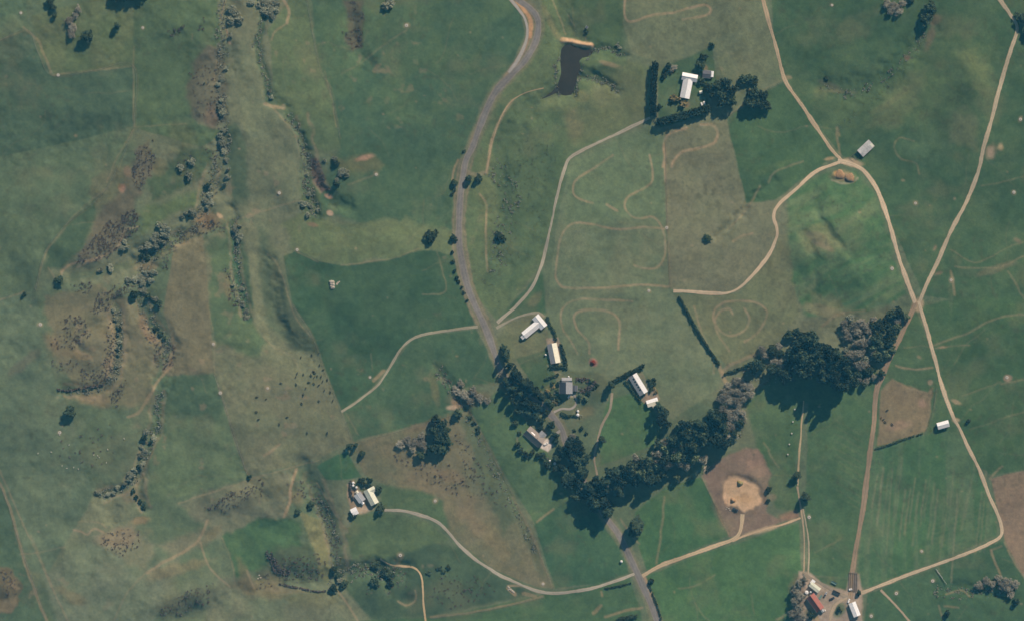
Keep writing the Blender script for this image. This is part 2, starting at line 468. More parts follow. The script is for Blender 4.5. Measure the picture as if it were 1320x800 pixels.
field([(665, 462), (705, 450), (715, 480), (720, 510), (690, 500)], (64, 101, 79), (76, 106, 82))
field([(640, 410), (700, 350), (704, 405), (690, 402), (660, 410)], (64, 103, 80), None, soft=2)
field([(720, 475), (765, 480), (788, 492), (775, 520), (750, 530), (742, 500)], (80, 98, 82), (88, 100, 82), soft=3, wob=3)
field([(1277, 616), (1320, 606), (1420, 600), (1420, 770), (1320, 742), (1300, 712), (1292, 680)], (130, 116, 98), (122, 112, 94))
field([(1294, 695), (1320, 745), (1420, 800), (1420, 900), (1190, 900), (1115, 800), (1118, 765), (1215, 727), (1285, 700)], (62, 102, 80), (68, 105, 81))
field([(1040, 742), (1096, 745), (1098, 765), (1080, 770), (1060, 758)], (70, 104, 80), None)
# --- gully ground, rushes and bare soil, some with slope light and shade painted in
field([(178, 188), (195, 182), (200, 215), (182, 245), (172, 285), (160, 320), (130, 335), (100, 342), (95, 325), (118, 300), (135, 260), (165, 225)], (100, 102, 88), (92, 100, 86), soft=4, wob=6)
field([(120, 235), (150, 215), (168, 220), (150, 255), (125, 280), (118, 262)], (98, 106, 87), None, soft=4, wob=5)
field([(60, 325), (85, 290), (125, 255), (125, 280), (105, 320), (80, 345), (58, 345)], (68, 98, 80), (76, 101, 81), soft=3, wob=4)
field([(190, 230), (240, 190), (275, 195), (262, 225), (225, 250), (195, 260)], (74, 99, 80), (88, 102, 82), soft=5, wob=4)
field([(180, 270), (225, 255), (265, 240), (250, 265), (215, 280), (185, 300)], (92, 110, 84), None, soft=5, wob=4)
field([(285, 285), (305, 280), (315, 330), (328, 395), (318, 412), (303, 370), (292, 320)], (70, 101, 81), None, soft=3, wob=3)
field([(398, 205), (412, 205), (425, 245), (415, 250), (404, 235)], (106, 96, 88), (98, 94, 84), soft=2, wob=3)
field([(388, 245), (400, 225), (415, 260), (425, 278), (405, 288), (390, 272)], (80, 100, 80), None, soft=3, wob=4)
field([(430, 205), (480, 200), (495, 215), (470, 225), (440, 220)], (96, 106, 84), None, soft=4, wob=4)
field([(445, 0), (470, 0), (470, 40), (465, 60), (455, 66), (445, 52), (448, 25)], (92, 96, 84), (82, 92, 80), soft=3, wob=4)
field([(0, 728), (15, 735), (27, 755), (26, 775), (12, 790), (-40, 792), (-40, 726)], (94, 96, 82), (104, 102, 85), .8, wob=3, soft=2)
field([(-30, 770), (24, 770), (14, 788), (-30, 792)], (118, 112, 92), None, soft=3, wob=3)
blob(112, 470, 34, 11, -8, (94, 100, 86), .7)
blob(30, 468, 26, 7, -40, (98, 104, 90), .7)
blob(70, 445, 10, 16, -20, (120, 108, 88), .8)
blob(95, 455, 26, 6, 12, (116, 108, 88), .7)
blob(140, 425, 12, 20, 20, (112, 108, 88), .6)
blob(110, 420, 30, 18, -20, (100, 105, 86), .5)
blob(120, 515, 26, 8, 10, (118, 110, 90), .7)
blob(140, 470, 10, 12, 0, (112, 104, 88), .6)
blob(185, 415, 7, 18, -10, (122, 108, 90), .7)
blob(195, 435, 12, 5, 35, (130, 113, 92), .7)
blob(217, 470, 5, 12, 30, (118, 106, 88), .7)
blob(185, 343, 12, 8, 0, (104, 96, 84), .7)
blob(265, 283, 20, 11, 0, (130, 110, 88), .75)
blob(250, 300, 22, 8, -25, (110, 102, 84), .6)
blob(283, 278, 5, 3, 40, (196, 166, 130), .8)
blob(158, 243, 5, 6, 0, (150, 120, 100), .8)
blob(164, 222, 4, 6, 0, (130, 112, 96), .7)
blob(293, 370, 5, 22, -6, (120, 112, 88), .6)
blob(272, 150, 10, 14, 0, (100, 92, 84), .6)
blob(205, 215, 8, 10, 0, (104, 106, 84), .6)
blob(237, 175, 18, 20, 0, (94, 104, 82), .5)
blob(468, 204, 12, 4, -15, (166, 134, 112), .8)
blob(423, 253, 5, 3, 20, (176, 140, 116), .8)
blob(425, 275, 4, 3, 20, (186, 156, 130), .8)
blob(403, 290, 8, 3, 10, (120, 106, 90), .8)
blob(150, 692, 32, 12, -8, (128, 119, 98), .75)
blob(180, 670, 14, 5, -10, (130, 116, 92), .7)
blob(92, 768, 26, 8, 25, (114, 112, 90), .7)
blob(170, 640, 14, 8, 0, (110, 106, 90), .6)
blob(340, 760, 30, 14, 10, (116, 110, 88), .6)
blob(315, 742, 22, 7, 70, (116, 112, 90), .6)
blob(350, 745, 16, 8, 20, (118, 114, 92), .5)
blob(395, 770, 40, 12, 5, (104, 108, 84), .5)
blob(230, 732, 50, 7, -14, (116, 112, 90), .6)
blob(272, 690, 20, 7, -45, (114, 112, 90), .6)
blob(370, 760, 30, 6, 0, (118, 112, 92), .5)
blob(385, 640, 9, 10, 0, (122, 116, 92), .6)
blob(345, 630, 22, 18, 0, (106, 110, 88), .5)
blob(268, 640, 30, 8, -12, (88, 100, 84), .5)  # dark rough growth, this and the next two, with slope shade painted in
blob(240, 772, 42, 11, -20, (84, 94, 82), .6)
blob(350, 635, 40, 10, -10, (90, 99, 84), .5)
blob(605, 515, 24, 10, 0, (104, 100, 86), .6)
blob(588, 520, 6, 5, 0, (140, 120, 100), .6)
blob(582, 525, 6, 3, 0, (186, 160, 132), .7)
blob(560, 500, 5, 24, -10, (112, 112, 88), .6)
blob(548, 548, 26, 5, -16, (120, 112, 92), .6)
blob(520, 585, 40, 12, 10, (116, 110, 90), .4)
blob(580, 612, 26, 8, 20, (124, 112, 92), .6)
blob(640, 700, 12, 34, -25, (116, 112, 90), .6)
blob(675, 172, 30, 26, 0, (88, 106, 84), .4)
blob(740, 160, 12, 20, 0, (112, 112, 90), .5)
blob(782, 82, 14, 3.5, 15, (132, 120, 98), .7)
blob(750, 125, 12, 8, 30, (114, 116, 88), .6)
blob(628, 250, 14, 60, 0, (104, 112, 86), .4)
blob(650, 320, 20, 20, 0, (96, 108, 86), .4)
blob(690, 385, 6, 10, 40, (120, 112, 92), .4)
blob(1050, 305, 18, 7, 25, (124, 122, 98), .7)
blob(1062, 318, 14, 4, 20, (130, 122, 100), .7)
blob(1110, 360, 20, 5, 40, (92, 118, 88), .6)
blob(1065, 400, 34, 6, 12, (122, 120, 96), .7)
blob(1100, 290, 22, 5, -30, (86, 116, 86), .6)
blob(1000, 215, 26, 4, -20, (88, 110, 82), .5)
blob(1070, 110, 18, 4, 20, (104, 102, 86), .5)
blob(1080, 118, 24, 3, 4, (116, 112, 92), .5)
blob(1060, 118, 12, 10, 30, (100, 112, 86), .6)
blob(1170, 75, 4, 4, 0, (112, 98, 90), .7)
blob(1198, 52, 5, 14, 20, (112, 104, 90), .6)
blob(1205, 25, 8, 6, 0, (118, 108, 92), .6)
blob(1150, 130, 30, 5, -35, (102, 110, 86), .5)
blob(1195, 190, 30, 22, 0, (74, 98, 82), .4)
blob(1278, 195, 9, 13, 20, (160, 140, 116), .8, .8)
blob(1290, 190, 5, 6, 0, (186, 160, 124), .6)
blob(1290, 345, 30, 5, -18, (104, 106, 88), .6)
blob(1245, 350, 14, 6, 0, (84, 104, 84), .6)
blob(1226, 375, 3, 30, 0, (88, 106, 86), .5)
blob(1312, 310, 8, 4, 25, (120, 110, 94), .6)
blob(1299, 487, 5, 4, 0, (150, 128, 108), .8)
blob(1205, 320, 3, 5, 30, (140, 122, 100), .7)
blob(1210, 352, 6, 2.5, -20, (130, 116, 96), .7)
blob(1184, 394, 7, 8, 0, (176, 152, 120), .8)
blob(1215, 447, 7, 2.5, -5, (150, 130, 106), .7)
blob(1232, 517, 8, 3, 20, (158, 138, 112), .7)
blob(1232, 541, 5, 3, 0, (170, 150, 118), .8)
blob(1160, 548, 20, 7, -14, (136, 118, 100), .6)
blob(1189, 520, 5, 5, 0, (142, 122, 104), .7)
blob(1185, 460, 5, 3, 20, (140, 124, 104), .6)
blob(1199, 493, 3, 3, 0, (150, 132, 110), .7)
for _p, _o in (([(150, 395), (154, 440), (150, 482), (128, 502), (85, 505)], 9), ([(180, 380), (195, 415), (214, 445), (203, 475)], -9), ([(240, 305), (205, 322), (185, 350)], 11), ([(276, 215), (268, 245), (262, 270)], 10),
               ([(298, 285), (302, 330), (308, 370), (318, 405)], -7), ([(203, 500), (199, 550), (184, 590), (165, 622), (130, 640)], -9), ([(182, 615), (184, 640), (190, 655)], 7), ([(120, 455), (98, 440), (112, 420)], -6), ([(392, 150), (406, 215), (420, 245)], 8), ([(408, 622), (430, 680), (440, 740)], 12)):
    _q = smooth(_p, 5)
    _t = np.gradient(_q, axis=0)
    _t /= np.linalg.norm(_t, axis=1)[:, None] + 1e-9
    for _s in (_o, -_o * .8):
        streak(_q + np.stack([-_t[:, 1], _t[:, 0]], 1) * _s, 3.2, (136, 124, 102), .5, 2, 3, .4, False)  # pale bare gully edges, their sunlit brightness painted in
streak([(340, -10), (338, 30), (333, 65), (344, 105), (347, 132)], 9, (66, 94, 78), .75, 2.5, 1.5)
streak([(352, 138), (370, 150), (388, 175), (398, 215), (398, 250)], 6, (72, 96, 79), .6, 2.5, 1.5)
field([(290, 168), (306, 160), (318, 190), (320, 262), (300, 268), (294, 220)], (68, 97, 80), None, soft=4, wob=4, alpha=.8)
streak([(303, 300), (306, 350), (314, 385), (322, 412)], 9, (66, 97, 80), .7, 3, 1.5)
streak([(235, 300), (210, 322), (185, 335), (130, 352), (95, 356)], 8, (74, 96, 80), .55, 3, 2)
streak([(560, 470), (575, 490), (590, 514)], 4, (72, 92, 76), .6, 2, 1.5)
streak([(600, 530), (640, 600), (672, 672), (700, 740)], 9, (78, 98, 80), .35, 4, 2)
streak([(758, 70), (785, 60), (800, 72)], 4, (66, 86, 76), .6, 2, 1.5)  # pond arms, three streaks: dark reeds together with painted bank shadow
streak([(744, 96), (775, 104), (798, 118)], 4, (66, 86, 76), .6, 2, 1.5)
streak([(720, 118), (702, 126), (690, 134)], 5, (68, 88, 76), .6, 2, 1.5)
streak([(395, 610), (412, 640), (430, 690), (436, 740)], 14, (74, 94, 79), .6, 4, 2)  # shade of the southern gully's slope painted as a dark streak
streak([(150, 395), (154, 440), (150, 480)], 6, (76, 96, 80), .5, 3, 2)
streak(ROAD, 15, (122, 118, 98), .5, 2.5, 1.5)
# tracks' wide ends, yards and the sand pit
field([(930, 590), (962, 575), (978, 578), (996, 612), (990, 625), (988, 660), (1006, 668), (1028, 656), (1032, 664), (960, 690), (940, 692), (905, 612)], (124, 111, 97), (116, 106, 93), wob=2, soft=2)
field([(963, 585), (976, 580), (994, 612), (978, 616), (960, 606)], (134, 116, 100), None, wob=2, soft=2)
field(list(map(tuple, smooth([(935, 620), (941, 615), (958, 617), (972, 624), (984, 640), (978, 650), (964, 658), (950, 652), (936, 646), (932, 634)], 3, True))), (194, 160, 126), (168, 142, 114), wob=4, soft=2.2, nz=fbm(16, 61, 3))
blob(958, 642, 16, 8, 10, (172, 138, 104), .6)
blob(1015, 665, 16, 6, -10, (140, 116, 96), .7)
blob(985, 682, 26, 3, -15, (196, 170, 134), .6)
blob(935, 665, 12, 20, -30, (122, 112, 96), .5)
blob(995, 640, 7, 5, 10, (132, 122, 100), .7)
field([(1030, 735), (1045, 738), (1060, 752), (1090, 762), (1094, 738), (1108, 738), (1112, 770), (1112, 830), (1020, 830), (1026, 765)], (160, 144, 124), (138, 126, 108), wob=2, soft=2)
blob(1082, 785, 8, 11, 10, (78, 104, 82), .8)
blob(1045, 792, 9, 7, 30, (84, 100, 80), .7)
blob(1028, 770, 9, 26, 0, (116, 108, 94), .6)
blob(1050, 792, 14, 3, 60, (180, 150, 106), .5)
field([(1094, 737), (1105, 737), (1105, 762), (1093, 762)], (126, 120, 110), (112, 108, 100), wob=.6)
field([(446, 625), (456, 618), (462, 632), (478, 640), (482, 656), (470, 660), (452, 662), (450, 645)], (150, 132, 108), (130, 120, 100), wob=1.5)
blob(468, 656, 12, 5, -14, (176, 156, 130), .7)
field([(832, 506), (846, 500), (850, 514), (836, 522), (826, 516)], (146, 130, 112), (130, 120, 104), wob=1)
streak([(808, 488), (832, 518)], 4, (134, 124, 106), .8)
streak([(826, 482), (840, 508)], 5, (118, 116, 98), .7)
field([(697, 568), (706, 564), (713, 574), (706, 582), (696, 576)], (196, 182, 164), (160, 148, 132), wob=1.2)
blob(700, 560, 6, 8, 30, (120, 116, 100), .7)
field([(703, 436), (719, 434), (723, 446), (722, 470), (706, 446)], (142, 130, 112), (116, 118, 98), wob=1)
blob(738, 508, 4, 3, 0, (190, 172, 142), .8)
blob(752, 532, 14, 7, -20, (112, 112, 90), .7)
blob(710, 498, 9, 3.5, -14, (118, 118, 84), .7)
blob(884, 135, 6, 6, 0, (130, 114, 98), .7)
blob(910, 88, 2.5, 4, 0, (140, 126, 100), .7)
blob(930, 89, 4, 3, 0, (118, 116, 94), .6)
blob(1100, 210, 12, 5, 10, (166, 146, 118), .8)
blob(1068, 205, 8, 2, -10, (176, 150, 114), .7)
blob(1088, 227, 16, 7.5, 5, (140, 122, 98), .95, .4)
streak([(1072, 232), (1085, 236), (1100, 234), (1106, 229)], 2, (150, 142, 118), .7)
blob(1081, 224, 7, 3.5, 5, (180, 138, 96), .8)
blob(1096, 230, 7, 4, 5, (108, 98, 84), .7)
blob(764.5, 466, 5, 5, 0, (142, 110, 98), .9)
blob(764.5, 467, 2.6, 3, 0, (98, 60, 56), .9)
streak([(726, 52), (737, 54), (748, 57), (761, 59)], 7, (196, 160, 124), .95, 1.2, 1.2)
streak([(729, 72), (757, 74)], 0.1, (0, 0, 0), 0)
streak([(738, 10), (740, 40), (742, 52)], 1.0, (116, 118, 90), .5)
streak([(700, 10), (718, 45), (726, 52)], 6, (122, 118, 92), .5, 3)
streak([(712, 0), (722, 25), (729, 44)], 1.6, (140, 132, 104), .6, .8)
streak([(732, 20), (741, 34)], 1.2, (140, 130, 106), .6, .6)
streak([(752, 38), (755, 54)], 1, (130, 120, 100), .5)
# the clay cut beside the bend, verges
streak([(667, 2), (677, 14), (683, 25), (684, 34), (682, 48)], 5, (178, 140, 106), .95, 1.5, 1.5)
streak([(682, 48), (676, 64), (664, 84)], 2.5, (150, 118, 96), .6, 1.2, 1)
streak([(676, 64), (648, 104), (622, 148), (606, 190)], 3, (140, 120, 102), .5, 1.5, 1.2)
for off, wd in ((-8, 2.2), (8, 1.8)):
    streak([(601 + off, 205), (597 + off, 225), (594 + off, 250), (592 + off, 280), (592 + off, 310), (596 + off, 340), (603 + off, 370), (613 + off, 395), (624 + off, 418)], wd, (132, 120, 100), .55, 1.5, 1.5)
streak([(590, 206), (584, 222), (583, 232)], 2.2, (150, 130, 104), .7, 1)
streak([(602, 222), (614, 226), (626, 222)], 4, (140, 130, 108), .6, 2)
streak([(830, 742), (842, 770), (852, 800)], 3, (170, 142, 116), .7, 1)
streak([(824, 700), (814, 690), (800, 668)], 2, (130, 120, 100), .5, 1)
# --- animal tracks and mower lines
HAY = (142, 126, 102)
for pts, wd, a in [
    ([(806, 0), (805, 15), (808, 26), (818, 28), (840, 20), (870, 16), (898, 8), (912, 7), (917, 13), (910, 20), (880, 26)], 2.2, .75),
    ([(855, 215), (857, 198), (856, 182), (864, 172), (885, 165)], 3, .8), ([(903, 160), (918, 161), (925, 172), (921, 184), (900, 192), (880, 196), (870, 206), (866, 214)], 3, .8),
    ([(857, 190), (858, 235)], 2.6, .6), ([(858, 235), (860, 290), (864, 370)], 1.6, .35),
    ([(790, 200), (770, 214), (745, 230), (739, 242), (741, 252), (752, 258), (764, 262)], 2, .5), ([(782, 264), (796, 272)], 2.6, .5),
    ([(838, 200), (842, 225), (838, 238), (820, 248), (808, 256), (806, 268), (812, 278), (824, 282), (840, 280), (848, 285), (854, 295), (858, 318), (855, 336), (845, 346), (830, 346), (818, 342)], 2, .5),
    ([(858, 295), (830, 293), (800, 296), (770, 291), (748, 287), (732, 292), (722, 308), (718, 335), (716, 355), (722, 367), (735, 371), (780, 371), (830, 367), (862, 370)], 2, .55),
    ([(815, 388), (780, 386), (745, 386), (728, 394), (723, 408), (726, 425), (736, 440), (744, 456)], 2, .5),
    ([(760, 455), (758, 440), (745, 425), (740, 410), (744, 402), (760, 399), (780, 400), (795, 408), (799, 420), (797, 450)], 2.2, .55),
    ([(960, 440), (975, 430), (985, 415), (988, 400), (975, 390), (950, 388), (930, 392), (920, 405), (925, 430), (940, 452)], 2.1, .55),
    ([(945, 405), (940, 398), (928, 402), (922, 415), (930, 428), (945, 433), (960, 425), (966, 410), (960, 398)], 2.0, .5),
    ([(895, 395), (905, 430), (918, 458), (920, 480)], 1.95, .4),
    ([(945, 311), (958, 304), (970, 301)], 2.4, .6), ([(990, 303), (1000, 302)], 1.6, .3),
    ([(980, 240), (968, 262), (952, 283), (938, 296)], 1.8, .45),
    ([(660, 130), (650, 145), (640, 165), (632, 192), (627, 222)], 3, .8), ([(618, 250), (626, 262), (627, 280), (626, 310), (628, 350)], 2, .55),
    ([(1185, 225), (1180, 210), (1162, 205), (1152, 190), (1160, 178), (1178, 182)], 1.6, .3),
]:
    streak(pts, wd * 1.05, (150, 134, 108) if wd > 1.9 else (132, 124, 100), min(1, a * 1.45), 1.0, 0.7, .5)
    streak([(x + 1.2, y) for x, y in pts], .8, (96, 104, 84), a * .4, .6, .6)
TANL = (140, 128, 104)
for pts, wd, a in [
    ([(172, 60), (172, 85), (173, 164)], 1.4, .6), ([(0, 52), (30, 40)], 1, .6), ([(68, 98), (100, 93), (172, 85)], 1.6, .5), ([(173, 164), (240, 160)], 1, .4),
    ([(30, 35), (50, 55), (66, 95)], 3, .35), ([(418, 92), (428, 130), (434, 165)], 1.2, .5), ([(172, 168), (150, 205), (138, 235)], 1.4, .5), ([(137, 243), (110, 265), (85, 290), (60, 325), (45, 372)], 1.4, .4),
    ([(0, 387), (32, 375)], 1.2, .7), ([(310, 282), (335, 274), (385, 258)], 1.4, .5), ([(100, 345), (150, 320), (160, 298), (178, 292)], 2.2, .7),
    ([(80, 350), (90, 342), (110, 337), (130, 332)], 3, .75), ([(84, 346), (78, 356)], 2, .7), ([(62, 345), (72, 360)], 1.6, .5),
    ([(222, 470), (205, 490), (192, 510), (180, 530), (165, 537)], 3, .6), ([(270, 400), (276, 440), (277, 480)], 1, .4), ([(276, 482), (290, 525), (305, 575), (320, 614)], 1.2, .4),
    ([(230, 648), (280, 632), (330, 615), (412, 592)], 1.6, .5), ([(0, 622), (12, 652), (24, 695), (34, 730), (46, 765), (60, 800)], 3, .55), ([(0, 605), (30, 675), (58, 735), (88, 800)], 1.8, .45), ([(26, 715), (46, 712), (84, 704)], 1.2, .5),
    ([(40, 690), (70, 760)], 2, .25), ([(95, 682), (105, 684), (112, 688), (122, 681), (134, 686)], 2, .9), ([(100, 672), (125, 672), (138, 680)], 1.6, .4),
    ([(190, 738), (215, 722), (245, 705), (258, 692), (268, 670)], 3, .55), ([(146, 800), (165, 762), (188, 738)], 2, .3), ([(258, 697), (270, 730), (296, 756)], 2, .6), ([(318, 735), (328, 758)], 2, .6),
    ([(286, 692), (300, 728), (303, 755)], 1.2, .4), ([(345, 730), (360, 770)], 1.5, .25),
    ([(366, 0), (372, 15), (370, 30)], 3, .7), ([(370, 30), (355, 40), (350, 52)], 2, .6), ([(334, 66), (346, 110)], 1.2, .4), ([(290, 0), (288, 12), (284, 25)], 2.2, .8), ([(292, 40), (297, 56)], 3, .75), ([(278, 80), (276, 110)], 1.2, .7), ([(289, 82), (289, 100)], 1, .6),
    ([(342, 134), (352, 138), (366, 140)], 4, .6), ([(352, 140), (368, 158), (382, 180), (386, 205)], 1.6, .45), ([(525, 38), (490, 62), (470, 78), (440, 96)], 1.4, .35),
    ([(345, 327), (360, 345), (372, 385), (382, 410), (402, 435)], 2, .35), ([(383, 325), (410, 338)], 1.4, .5), ([(440, 342), (500, 334), (540, 320)], 1.6, .4), ([(340, 433), (352, 446), (375, 458), (388, 480)], 1.2, .35), ([(485, 225), (450, 238)], 2, .3),
    ([(562, 324), (571, 350), (574, 376), (545, 380)], 1.2, .4), ([(480, 478), (478, 455)], 1.2, .3), ([(482, 490), (495, 478)], 4, .6),
    ([(445, 530), (462, 560)], 1, .4), ([(460, 568), (500, 558), (545, 545)], 1.4, .5), ([(340, 588), (360, 572)], 2.2, .7), ([(345, 585), (352, 580)], 2, .6),
    ([(382, 605), (378, 618), (374, 635), (374, 645), (366, 665)], 3, .8), ([(408, 622), (420, 640), (432, 662), (448, 685)], 1.8, .7), ([(436, 762), (450, 782), (463, 802)], 2, .7), ([(555, 795), (610, 788), (660, 778), (700, 768)], 2.4, .55),
    ([(655, 754), (664, 754), (680, 756), (695, 763)], 2.2, .9), ([(655, 757), (660, 762), (664, 765)], 4, .8), ([(675, 764), (690, 768)], 4, .5), ([(514, 775), (524, 780), (534, 776), (537, 766), (535, 760)], 2, .7),
    ([(660, 640), (676, 670), (690, 700), (712, 756)], 1.8, .45), ([(604, 528), (614, 545), (628, 575), (645, 605)], 1.6, .4), ([(714, 655), (692, 672)], 2.4, .5), ([(775, 762), (776, 768)], 2, .7), ([(856, 640), (852, 690), (846, 725)], 2.4, .4),
    ([(905, 615), (925, 655), (940, 688)], 2.2, .7), ([(780, 795), (805, 787), (828, 782)], 3, .55), ([(765, 790), (775, 780)], 4, .5),
    ([(875, 758), (895, 756), (910, 747), (922, 740)], 1.6, .4), ([(895, 775), (905, 790), (915, 800)], 1.2, .3), ([(968, 765), (972, 790)], 1.2, .3),
    ([(1012, 0), (1000, 52)], .1, 0), ([(1013, 102), (990, 112), (940, 148)], 1.2, .5), ([(1010, 100), (1018, 100)], 5, .5), ([(1083, 200), (1078, 165), (1082, 175)], 2.4, .4),
    ([(1035, 208), (1000, 222), (990, 236)], 2, .4), ([(1020, 245), (1005, 260)], 2, .3), ([(1165, 448), (1185, 446), (1200, 447)], 1.2, .3), ([(1155, 470), (1168, 474), (1185, 476), (1202, 474)], 2.2, .7), ([(1150, 488), (1170, 500), (1194, 505)], 1.4, .5),
    ([(1206, 448), (1230, 446), (1250, 445)], 1.4, .5), ([(1200, 446), (1245, 430), (1285, 410), (1320, 405)], 2, .45), ([(1230, 470), (1245, 445), (1270, 425)], 1, .25),
    ([(1320, 488), (1290, 495)], 2, .4), ([(1240, 510), (1290, 492)], 1.4, .35), ([(1250, 553), (1320, 530)], 1.4, .35), ([(1320, 228), (1265, 240)], 1, .4), ([(1225, 322), (1260, 338), (1300, 318), (1320, 312)], 1.2, .35), ([(1232, 344), (1285, 345), (1320, 330)], 1.8, .4), ([(1300, 350), (1320, 385)], 2, .3), ([(1226, 350), (1230, 380)], 3, .4),
    ([(1200, 505), (1196, 540), (1190, 560)], 1.2, .6), ([(1145, 620), (1150, 640)], .1, 0),
    ([(1295, 698), (1305, 720), (1322, 745)], 2, .6), ([(1276, 616), (1285, 606), (1292, 600)], 2.2, .6), ([(1278, 708), (1292, 703)], 1.4, .5), ([(1278, 708), (1282, 724), (1290, 740)], 2.4, .6), ([(1220, 765), (1240, 760), (1250, 768)], 2, .6), ([(1218, 780), (1236, 782)], 2, .5), ([(1211, 780), (1215, 796)], 2, .5),
    ([(990, 580), (995, 590), (1003, 602)], 1.8, .6), ([(985, 570), (992, 580)], 1.6, .4), ([(1050, 712), (1085, 693)], 1.2, .4), ([(1100, 740), (1108, 690), (1118, 620)], 1.2, .4), ([(1010, 795), (1000, 798), (1018, 788)], 2, .5),
    ([(927, 471), (932, 486), (938, 498)], 5, .6), ([(930, 480), (940, 470), (960, 462), (985, 452)], 4, .5), ([(666, 470), (700, 455)], 1, .3), ([(706, 470), (715, 478), (722, 482)], 1.6, .6), ([(1060, 420), (1080, 405), (1115, 400)], 3, .35),
    ([(672, 556), (667, 565), (668, 576)], 1.4, .6),
]:
    if a:
        streak(pts, wd, TANL if wd < 2.4 else (150, 132, 106), a, .9, 0.9, 0.55 if wd < 2 else 0)
# mowing stripes and drill rows in the south-east paddock
_r = np.random.default_rng(5)
for i in range(26):
    x = 1126 + i * 6.0 + _r.uniform(-2, 2)
    y0 = 590 + _r.uniform(0, 50)
    streak([(x, y0), (x - 8, y0 + _r.uniform(40, 120))], _r.uniform(1, 2.4), (120, 122, 100), _r.uniform(.25, .7), 1.2, .8, .5)
for i in range(9):
    y = 650 + i * 6
    streak([(1200 + i * 2, y + 26), (1240, y + 14), (1280 - i, y)], 1.4, (104, 118, 90), .25, 1.2, .8, .5)
for i in range(12):
    y = 560 + i * 9
    streak([(1080 + _r.uniform(-6, 6), y - 20), (1112, y)], 1.6, (104, 112, 90), .25, 1.2, .8, .4)

FENCES = [
    ('wire fence round the dark green north-west field', [(0, 52), (35, 38), (50, 70), (68, 98), (120, 91), (172, 85), (173, 164)]),
    ('wire fence along the east edge of the northern dry strip', [(395, 0), (412, 88), (426, 115), (438, 178)]),
    ('wire fence between the dry pasture and the dark green field', [(376, 392), (402, 432), (420, 482), (440, 530), (455, 570)]),
    ('wire fence along the south of the green field below the curved track', [(455, 571), (500, 559), (560, 541), (604, 528)]),
    ('wire fence down the green hollow in the south-west', [(276, 482), (290, 522), (305, 570), (320, 614)]),
    ('long wire fence west of the road running to the driveway', [(606, 530), (628, 572), (660, 636), (690, 700), (712, 756)]),
    ('wire fence between the two hay paddocks', [(858, 182), (860, 290), (864, 372)]),
    ('wire fence beside the sand pit track', [(903, 612), (922, 650), (942, 688)]),
    ('wire fence on the north side of the dark green eastern paddock', [(1010, 105), (985, 118), (938, 150)]),
    ('wire fence at the south-west edge track', [(0, 622), (12, 655), (24, 695), (40, 742), (60, 800)]),
    ('wire fence beside the brown bare paddock', [(1207, 500), (1202, 530), (1192, 558)]),
    ('wire fence across the southern edge below the driveway', [(555, 796), (620, 787), (660, 779), (700, 769)]),
    ('wire fence along the north lip of the western plateau', [(172, 166), (137, 243), (85, 290), (58, 325), (45, 375)]),
]
for _l, _p in FENCES:
    streak(_p, 1.0, (70, 86, 74), .4, .9, .6, .5, len(_p) > 2)
    streak([(a + 1.6, b + .8) for a, b in _p], .8, (132, 124, 100), .35, .8, .8, .5, len(_p) > 2)
_r = np.random.default_rng(91)
for _i in range(150):
    _x, _y = _r.uniform(0, 1320), _r.uniform(0, 800)
    _t = _r.uniform(0, 6.28)
    _p = [(_x, _y)]
    for _j in range(_r.integers(3, 8)):
        _t += _r.normal(0, .35)
        _x, _y = _x + 16 * math.cos(_t), _y + 16 * math.sin(_t)
        _p.append((_x, _y))
    streak(_p, _r.uniform(.7, 1.4), (118, 116, 94) if _r.random() < .7 else (72, 92, 76), _r.uniform(.12, .34), .8, 1.2, .5)
for _i in range(260):
    _x, _y = _r.uniform(0, 1320), _r.uniform(0, 800)
    blob(_x, _y, _r.uniform(.8, 2.2), _r.uniform(.8, 1.8), 0, (150, 134, 110) if _r.random() < .45 else (66, 86, 72), _r.uniform(.2, .6), .5, .6)
TRO = [(27, 17, 'in the north-west corner paddock'), (184, 36, 'on the rise west of the northern willows'), (75, 97, 'at the corner of the dark green north-west field'), (524, 33, 'on the green slope below the north edge'),
       (360, 249, 'on the dry strip between the two creeks'), (485, 225, 'at the end of the fence on the pale bank'), (383, 322, 'on the dry rise at the fence corner'), (52, 418, 'on the far west slope above the scarp'), (275, 443, 'on the dry strip beside the bare patch'),
       (284, 506, 'at the fence by the dark green hollow'), (477, 486, 'beside the curved gravel track'), (1072.5, 7, 'in the green north-east paddock'), (1180, 262, 'in the green paddock between the two tracks'), (1307, 248, 'near the east edge'), (1315.5, 154, 'on the slope at the east edge'),
       (859.5, 293.5, 'at the fence between the hay paddocks'), (836.5, 374.5, 'on the track line of the hay paddock'), (1150, 346, 'near the foot of the knoll'), (1202.3, 748.2, 'below the south-eastern track'), (1155.3, 764.3, 'by the dirt track in the south-east'), (1123, 793.5, 'east of the white milking shed'), (1188, 710, 'in the striped south-east paddock'),
       (700, 752, 'inside the driveway curve near the road'), (516, 715, 'at the head of the southern dirt track'), (77, 557, 'on the western pasture below the dark tree'), (1298, 486, 'on the bare patch in the eastern paddock'), (1226, 361, 'beside the worn path in the east'), (1043, 666, 'beside the wheel tracks'), (561, 645, 'on the slope above the driveway'), (345, 500, 'on the dry pasture west of the cattle')]
_r = np.random.default_rng(15)
for _x, _y, _ in TRO:
    blob(_x, _y, _r.uniform(2.6, 4.2), _r.uniform(2.4, 3.6), _r.uniform(0, 180), (156, 140, 114), .6, .6, .7)
